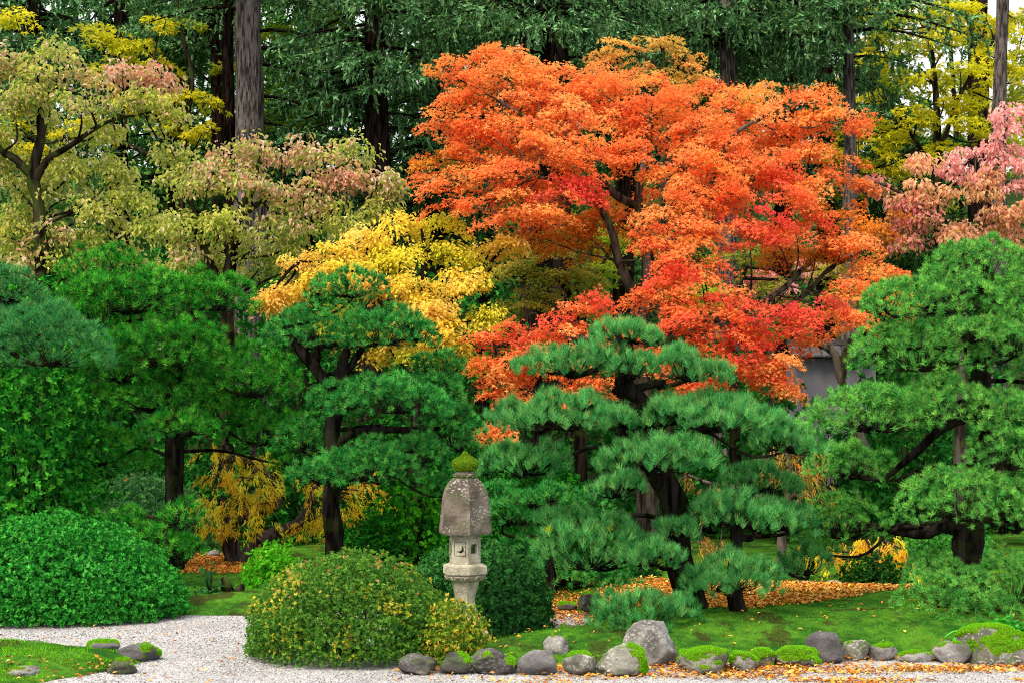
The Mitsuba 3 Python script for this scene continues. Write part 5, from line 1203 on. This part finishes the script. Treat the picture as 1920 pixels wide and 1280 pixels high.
def fir(label, px, y, wpx, mat, top, crown, nb, Lr, pal=FIR, extra=(), azr=(0, 2 * np.pi), lean=0.0, fine=1.0, name='fir_tree', cat='conifer'):
    """trunk at column px, wpx wide; crown: (row where the boughs begin, its height in m above that) ; extra: (row, azimuth in degrees, length) single boughs"""
    root = thing(name, label, cat, 'conifers of the forest behind')
    rng = rng_of(label)
    x0 = P(px, 0, y)[0]; r = wpx / 2 / (FOC / y)
    zt = top
    zc = P(0, crown[0], y)[2]
    hz = np.linspace(0, 1, 12)
    zb = 30 * np.clip((y - 50) / 100, 0, 1) ** 2 * 2.4 - 0.6
    wz = zb + (zt - zb) * hz
    pts = np.c_[x0 + lean * (wz - P(0, 150, y)[2]) + 0.05 * np.sin(wz * 0.5 + px), np.full(12, y), wz]
    rad = r * np.clip(np.where(zt > 20, 1.12 - 0.68 * (wz - 8) / max(zt - 8, 1), 1.1 - 1.05 * (wz / zt)), 0.05, 1.5) * np.where(hz > 0.95, 0.3, 1) * np.where(wz < 2.5, 1.2, 1.0)
    mb = MB(); tube(mb, pts, rad, 18, 60, 0.16, int(px)); part(root, 'trunk', mb, mat, True)
    lb, wb = MB(), MB()
    seen = EYE + 860 * y / FOC
    zs = np.where(rng.random(nb) < 0.85, rng.uniform(min(zc, zt - 3), max(min(seen, zt - 1), zc + 1), nb), rng.uniform(zc, zt - 1, nb))
    az = rng.uniform(azr[0], azr[1], nb)
    L = Lr * (1.08 - 0.72 * (zs - zc) / (zt - zc)) * rng.uniform(0.7, 1.15, nb)
    for (row, adeg, le) in extra:
        zs = np.r_[zs, P(0, row, y)[2]]; az = np.r_[az, math.radians(adeg)]; L = np.r_[L, le]
    bx = np.interp(zs, wz, pts[:, 0])
    base = np.c_[bx, np.full(len(zs), y), zs] + np.c_[np.cos(az), np.sin(az), np.zeros(len(az))] * r * 0.5
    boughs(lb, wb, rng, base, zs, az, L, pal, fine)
    part(root, 'crown', lb, 'mat_needle')
    part(root, 'boughs', wb, 'bark_fir_brown', True, kind='stuff')
    return root


# azimuth: 0 = right, 180 = left, 270 = towards the viewer
fir('tall fir with a wide grey fissured trunk left of centre', 467, 46.0, 56, 'bark_fir_grey', 30, (-60, 0), 26, 4.2, extra=[(60, 350, 3.6), (120, 20, 3.4), (20, 200, 3.5), (180, 15, 3.0), (90, 10, 3.8), (230, 20, 2.6)])
fir('slim dark fir trunk touching the wide grey trunk on its left', 430, 49.0, 24, 'bark_fir_brown', 30, (-80, 0), 18, 3.2, extra=[(30, 190, 3.0)])
fir('dark fir trunk standing just left of the two joined trunks', 411, 53.0, 32, 'bark_fir_brown', 28, (90, 0), 34, 3.6, azr=(1.2, 4.4))
fir('fir with a dark brown trunk below heavy drooping boughs left of the orange maple', 706, 46.5, 48, 'bark_fir_brown', 26, (160, 0), 64, 3.6, extra=[(200, 185, 3.0), (230, 200, 3.2), (260, 190, 2.8), (215, 350, 2.4), (170, 270, 2.6), (180, 240, 3.0), (250, 170, 3.2), (280, 175, 2.6), (120, 285, 3), (240, 10, 2.8), (290, 5, 2.6)])
fir('fir with a thick dark trunk behind the top of the orange maple', 1038, 47.0, 60, 'bark_fir_brown', 29, (-30, 0), 26, 4.0, extra=[(40, 190, 3.4), (70, 205, 3.0), (20, 350, 3.2), (60, 340, 3.2), (100, 190, 2.6), (30, 225, 3.2), (110, 350, 2.8)])
fir('fir with a short grey trunk showing above the right of the orange maple', 1364, 50.0, 38, 'bark_fir_grey', 28, (85, 0), 60, 3.8, extra=[(60, 280, 3), (30, 250, 3.4), (40, 300, 3.2)])
fir('slender grey fir with one long bough drooping to the right', 1591, 49.0, 25, 'bark_fir_grey', 27, (60, 0), 30, 3.4, lean=-0.004, azr=(2.2, 4.9), extra=[(30, 345, 4.6), (-10, 350, 4.4), (60, 340, 3.9), (0, 335, 4.0), (110, 330, 2.4), (-30, 20, 4.4), (80, 200, 3.0), (40, 230, 3.0), (95, 250, 2.2), (150, 10, 1.6)])
fir('dark brown fir trunk behind the yellow leaves at the upper right', 1836, 61.0, 44, 'bark_fir_brown', 34, (-200, 0), 10, 3.0)
fir('pale grey bare trunk with knots at the upper right', 1877, 47.0, 26, 'bark_fir_grey', 32, (-220, 0), 10, 3.0, lean=0.012, extra=[])
fir('slim dark trunk seen in the gap between the yellow tree and the orange maple', 990, 46.0, 30, 'bark_fir_brown', 26, (60, 0), 30, 3.4)
fir('fir with boughs filling the upper left corner behind the first dogwood', 60, 52.0, 40, 'bark_fir_brown', 27, (260, 0), 70, 3.9)
fir('fir with dense boughs left of the dark trunks', 225, 54.0, 36, 'bark_fir_brown', 27, (120, 0), 56, 3.8)
fir('fir between the grey trunk and the brown trunk, boughs to the ground', 585, 53.0, 36, 'bark_fir_brown', 27, (420, 0), 90, 3.6, pal=FIR_G)
fir('fir behind the left edge of the orange maple', 815, 51.0, 36, 'bark_fir_brown', 27, (460, 0), 100, 3.7)
fir('fir behind the gap above the left of the orange maple', 915, 56.0, 36, 'bark_fir_brown', 28, (300, 0), 80, 3.7)
fir('fir behind the golden orange maple top', 1170, 54.0, 36, 'bark_fir_brown', 28, (300, 0), 80, 3.8)
fir('fir right of the golden orange maple top', 1290, 57.0, 36, 'bark_fir_brown', 29, (300, 0), 80, 3.8, pal=FIR_G)
fir('fir behind the right side of the orange maple', 1470, 56.0, 34, 'bark_fir_brown', 29, (330, 0), 90, 3.7)
fir('fir filling the gap left of the slender grey fir', 1548, 60.0, 34, 'bark_fir_brown', 29, (330, 0), 90, 3.2)
fir('dark fir below the yellow leaves at the upper right', 1755, 66.0, 30, 'bark_fir_brown', 18.0, (520, 0), 70, 3.4, pal=FIR_G)
fir('dark ivy clad fir right of the slender grey fir', 1640, 64.0, 36, 'bark_fir_brown', 27, (420, 0), 110, 2.3, pal=FIR_G)
fir('dark fir behind the pink dogwood at the right edge', 1860, 58.0, 34, 'bark_fir_brown', 12.5, (520, 0), 60, 3.4, pal=FIR_G)
fir('fir deep behind the second dogwood', 330, 60.0, 34, 'bark_fir_brown', 28, (480, 0), 80, 4.0, pal=FIR_G)

# the wood beyond, which reads as one dark mass
rng = rng_of('far wood')
lb = MB()
for k in range(84):
    y = rng.uniform(66, 108); x = rng.uniform(-0.42, 0.22 if k % 6 else 0.40) * y
    ht = rng.uniform(8, 12) if x > 0.225 * y else rng.uniform(28, 40)
    z0 = 30 * np.clip((y - 50) / 100, 0, 1) ** 2 * 2.4 - 0.5
    nb = 44
    zs = z0 + 1 + (ht - 1) * rng.uniform(0, 1, nb)
    az = rng.uniform(np.pi * 0.9, 2.1 * np.pi, nb)
    L = 5.0 * (1.1 - 0.9 * (zs - z0) / ht) * rng.uniform(0.8, 1.1, nb)
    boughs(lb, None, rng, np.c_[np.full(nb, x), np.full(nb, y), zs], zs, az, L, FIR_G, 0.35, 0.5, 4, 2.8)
key = 'far_wood'; lb.put(key, 'mat_needle'); labels[key] = {'kind': 'stuff', 'label': 'dark conifer wood far behind the garden', 'category': 'wood'}

BL = {'y': [lin(232, 224, 46, .64), lin(218, 214, 42, .64), lin(240, 228, 66, .64), lin(204, 208, 46, .62)], 'g': [lin(190, 204, 54, .62), lin(160, 188, 56, .60), lin(206, 208, 60, .62), lin(222, 206, 70, .62)]}
broadleaf('yellow_forest_maple', 'tall yellow leaved maple in the forest at the upper right', 'maple tree', 55.0,
          [(1720, 30, 50, 26, 'g', 1), (1790, 20, 50, 28, 'y', 0), (1850, 40, 40, 26, 'y', 0), (1700, 80, 40, 20, 'g', 1), (1780, 80, 50, 28, 'y', -.5), (1840, 90, 40, 24, 'y', 0), (1800, 130, 56, 26, 'y', -1), (1740, 130, 40, 20, 'y', .5), (1850, 150, 40, 30, 'y', 0), (1770, 180, 56, 24, 'y', -.5), (1840, 200, 50, 24, 'y', -.5), (1720, 220, 50, 22, 'y', -.5),
           (1790, 230, 46, 18, 'y', -1), (1700, 260, 40, 18, 'y', 0), (1760, 280, 34, 14, 'y', 0), (1910, 110, 40, 50, 'g', 1), (1920, 200, 40, 40, 'g', .5), (1910, 40, 36, 26, 'g', 2), (1650, 20, 40, 22, 'y', .5), (1630, 110, 30, 26, 'y', 1), (1640, 170, 36, 30, 'y', 0), (1610, 250, 36, 30, 'y', 0), (1600, 320, 30, 26, 'y', 0), (1660, 300, 26, 20, 'y', 0), (1520, 290, 24, 12, 'y', .4), (1550, 345, 30, 16, 'y', .4), (1690, 150, 40, 30, 'g', 2), (1660, 60, 40, 26, 'g', 2), (1880, 60, 30, 40, 'y', 1), (1880, 260, 40, 30, 'g', .5), (1890, 150, 30, 30, 'y', .5), (1680, 320, 40, 24, 'y', .5), (1730, 350, 40, 24, 'g', .8), (1600, 200, 30, 26, 'g', .5), (1640, 240, 30, 26, 'y', .5), (1580, 280, 26, 24, 'y', .3), (1570, 350, 30, 26, 'y', .3)],
          BL, [([(1760, 700, 0), (1758, 400, 0), (1756, 200, 0), (1742, 60, 0), (1735, -60, 0)], [0.2, 0.17, 0.13, 0.09, 0.05]), ([(1757, 300, 0), (1800, 180, 0), (1850, 100, 0), (1890, 20, 0)], [0.1, 0.08, 0.06, 0.03]), ([(1758, 330, 0), (1700, 240, 0), (1640, 150, 0)], [0.1, 0.06, 0.03])],
          0.23, 1.7, MAPLE, 0.95, spray_r=0.75, flat=0.2, droop=0.25, hang=0.3, limb_r=0.05)
broadleaf('yellow_forest_maple', 'yellow green maple deeper in the forest at the upper right', 'maple tree', 66.0,
          [(1690, 40, 44, 34, 'g', 0), (1760, 60, 44, 34, 'g', 0), (1830, 40, 44, 34, 'g', 0), (1700, 130, 50, 34, 'g', 0), (1780, 150, 50, 34, 'g', 0), (1850, 130, 50, 34, 'g', 0), (1920, 150, 40, 50, 'g', 0), (1710, 210, 50, 34, 'g', 0), (1800, 250, 60, 34, 'g', 0), (1880, 230, 50, 40, 'g', 0), (1640, 130, 30, 40, 'g', 0), (1650, 230, 36, 40, 'g', 0), (1930, 250, 40, 40, 'g', 0), (1700, 300, 50, 30, 'g', 0), (1560, 240, 30, 40, 'g', 0), (1920, 60, 20, 30, 'g', 0), (1600, 150, 36, 50, 'g', 0), (1750, 10, 60, 30, 'g', 0), (1670, 180, 40, 40, 'g', 0), (1900, 300, 50, 30, 'g', 0)],
          BL, [([(1800, 700, 0), (1800, 400, 0), (1790, 200, 0), (1780, 60, 0), (1775, -40, 0)], [0.2, 0.17, 0.12, 0.08, 0.04]), ([(1800, 330, 0), (1860, 200, 0), (1910, 100, 0)], [0.09, 0.06, 0.03]), ([(1798, 360, 0), (1720, 260, 0), (1660, 180, 0)], [0.09, 0.06, 0.03])],
          0.30, 2.0, MAPLE, 0.95, spray_r=0.8, flat=0.6, droop=0.25, hang=0.3, limb_r=0.05)
broadleaf('yellow_forest_maple', 'yellow leaved maple in the forest behind the first dogwood', 'maple tree', 48.0,
          [(300, 60, 44, 26, 'y', 0), (260, 80, 30, 20, 'y', 0), (340, 45, 40, 22, 'g', .5), (390, 190, 34, 30, 'y', 0), (350, 170, 30, 24, 'y', 0), (380, 250, 36, 34, 'y', -.5), (330, 240, 36, 30, 'y', 0), (215, 70, 24, 16, 'y', 0), (120, 250, 50, 26, 'y', 0), (60, 280, 40, 26, 'y', .5), (180, 240, 36, 20, 'y', .5), (20, 220, 40, 24, 'y', .5), (250, 180, 40, 26, 'y', .3), (290, 130, 40, 24, 'y', .6), (200, 120, 40, 22, 'g', 1), (160, 60, 40, 18, 'g', 1.5), (310, 200, 40, 24, 'g', .3), (420, 130, 24, 24, 'g', 4.5), (110, 310, 40, 20, 'y', 0), (30, 35, 16, 8, 'y', 0)],
          BL, [([(340, 700, 0), (338, 400, 0), (345, 250, 0), (360, 150, 0), (340, 60, 0), (330, -20, 0)], [0.2, 0.16, 0.12, 0.09, 0.06, 0.03]), ([(345, 260, 0), (290, 110, 0), (260, 80, 0)], [0.09, 0.06, 0.03]), ([(340, 320, 0), (200, 260, 0), (80, 270, 0)], [0.1, 0.07, 0.03])],
          0.20, 1.1, MAPLE, 0.95, spray_r=0.6, flat=0.2, droop=0.25, hang=0.3, limb_r=0.05)
broadleaf('yellow_forest_maple', 'small lime green maple in the gap between the grey and brown fir trunks', 'maple tree', 47.5,
          [(520, 190, 30, 22, 'l', 0), (570, 150, 34, 26, 'l', .5), (600, 190, 40, 26, 'l', .3), (560, 230, 44, 24, 'l', 0), (530, 60, 20, 14, 'l', .5), (615, 40, 26, 20, 'l', .5), (940, 50, 24, 14, 'l', 3)],
          {'l': [lin(120, 170, 40, .5), lin(90, 150, 40, .46), lin(170, 190, 44, .52)]}, [([(566, 700, 0), (566, 400, 0), (570, 250, 0), (575, 130, 0)], [0.14, 0.11, 0.08, 0.02])], 0.18, 0.7, MAPLE, 0.95, spray_r=0.6, hang=0.3, limb_r=0.04)
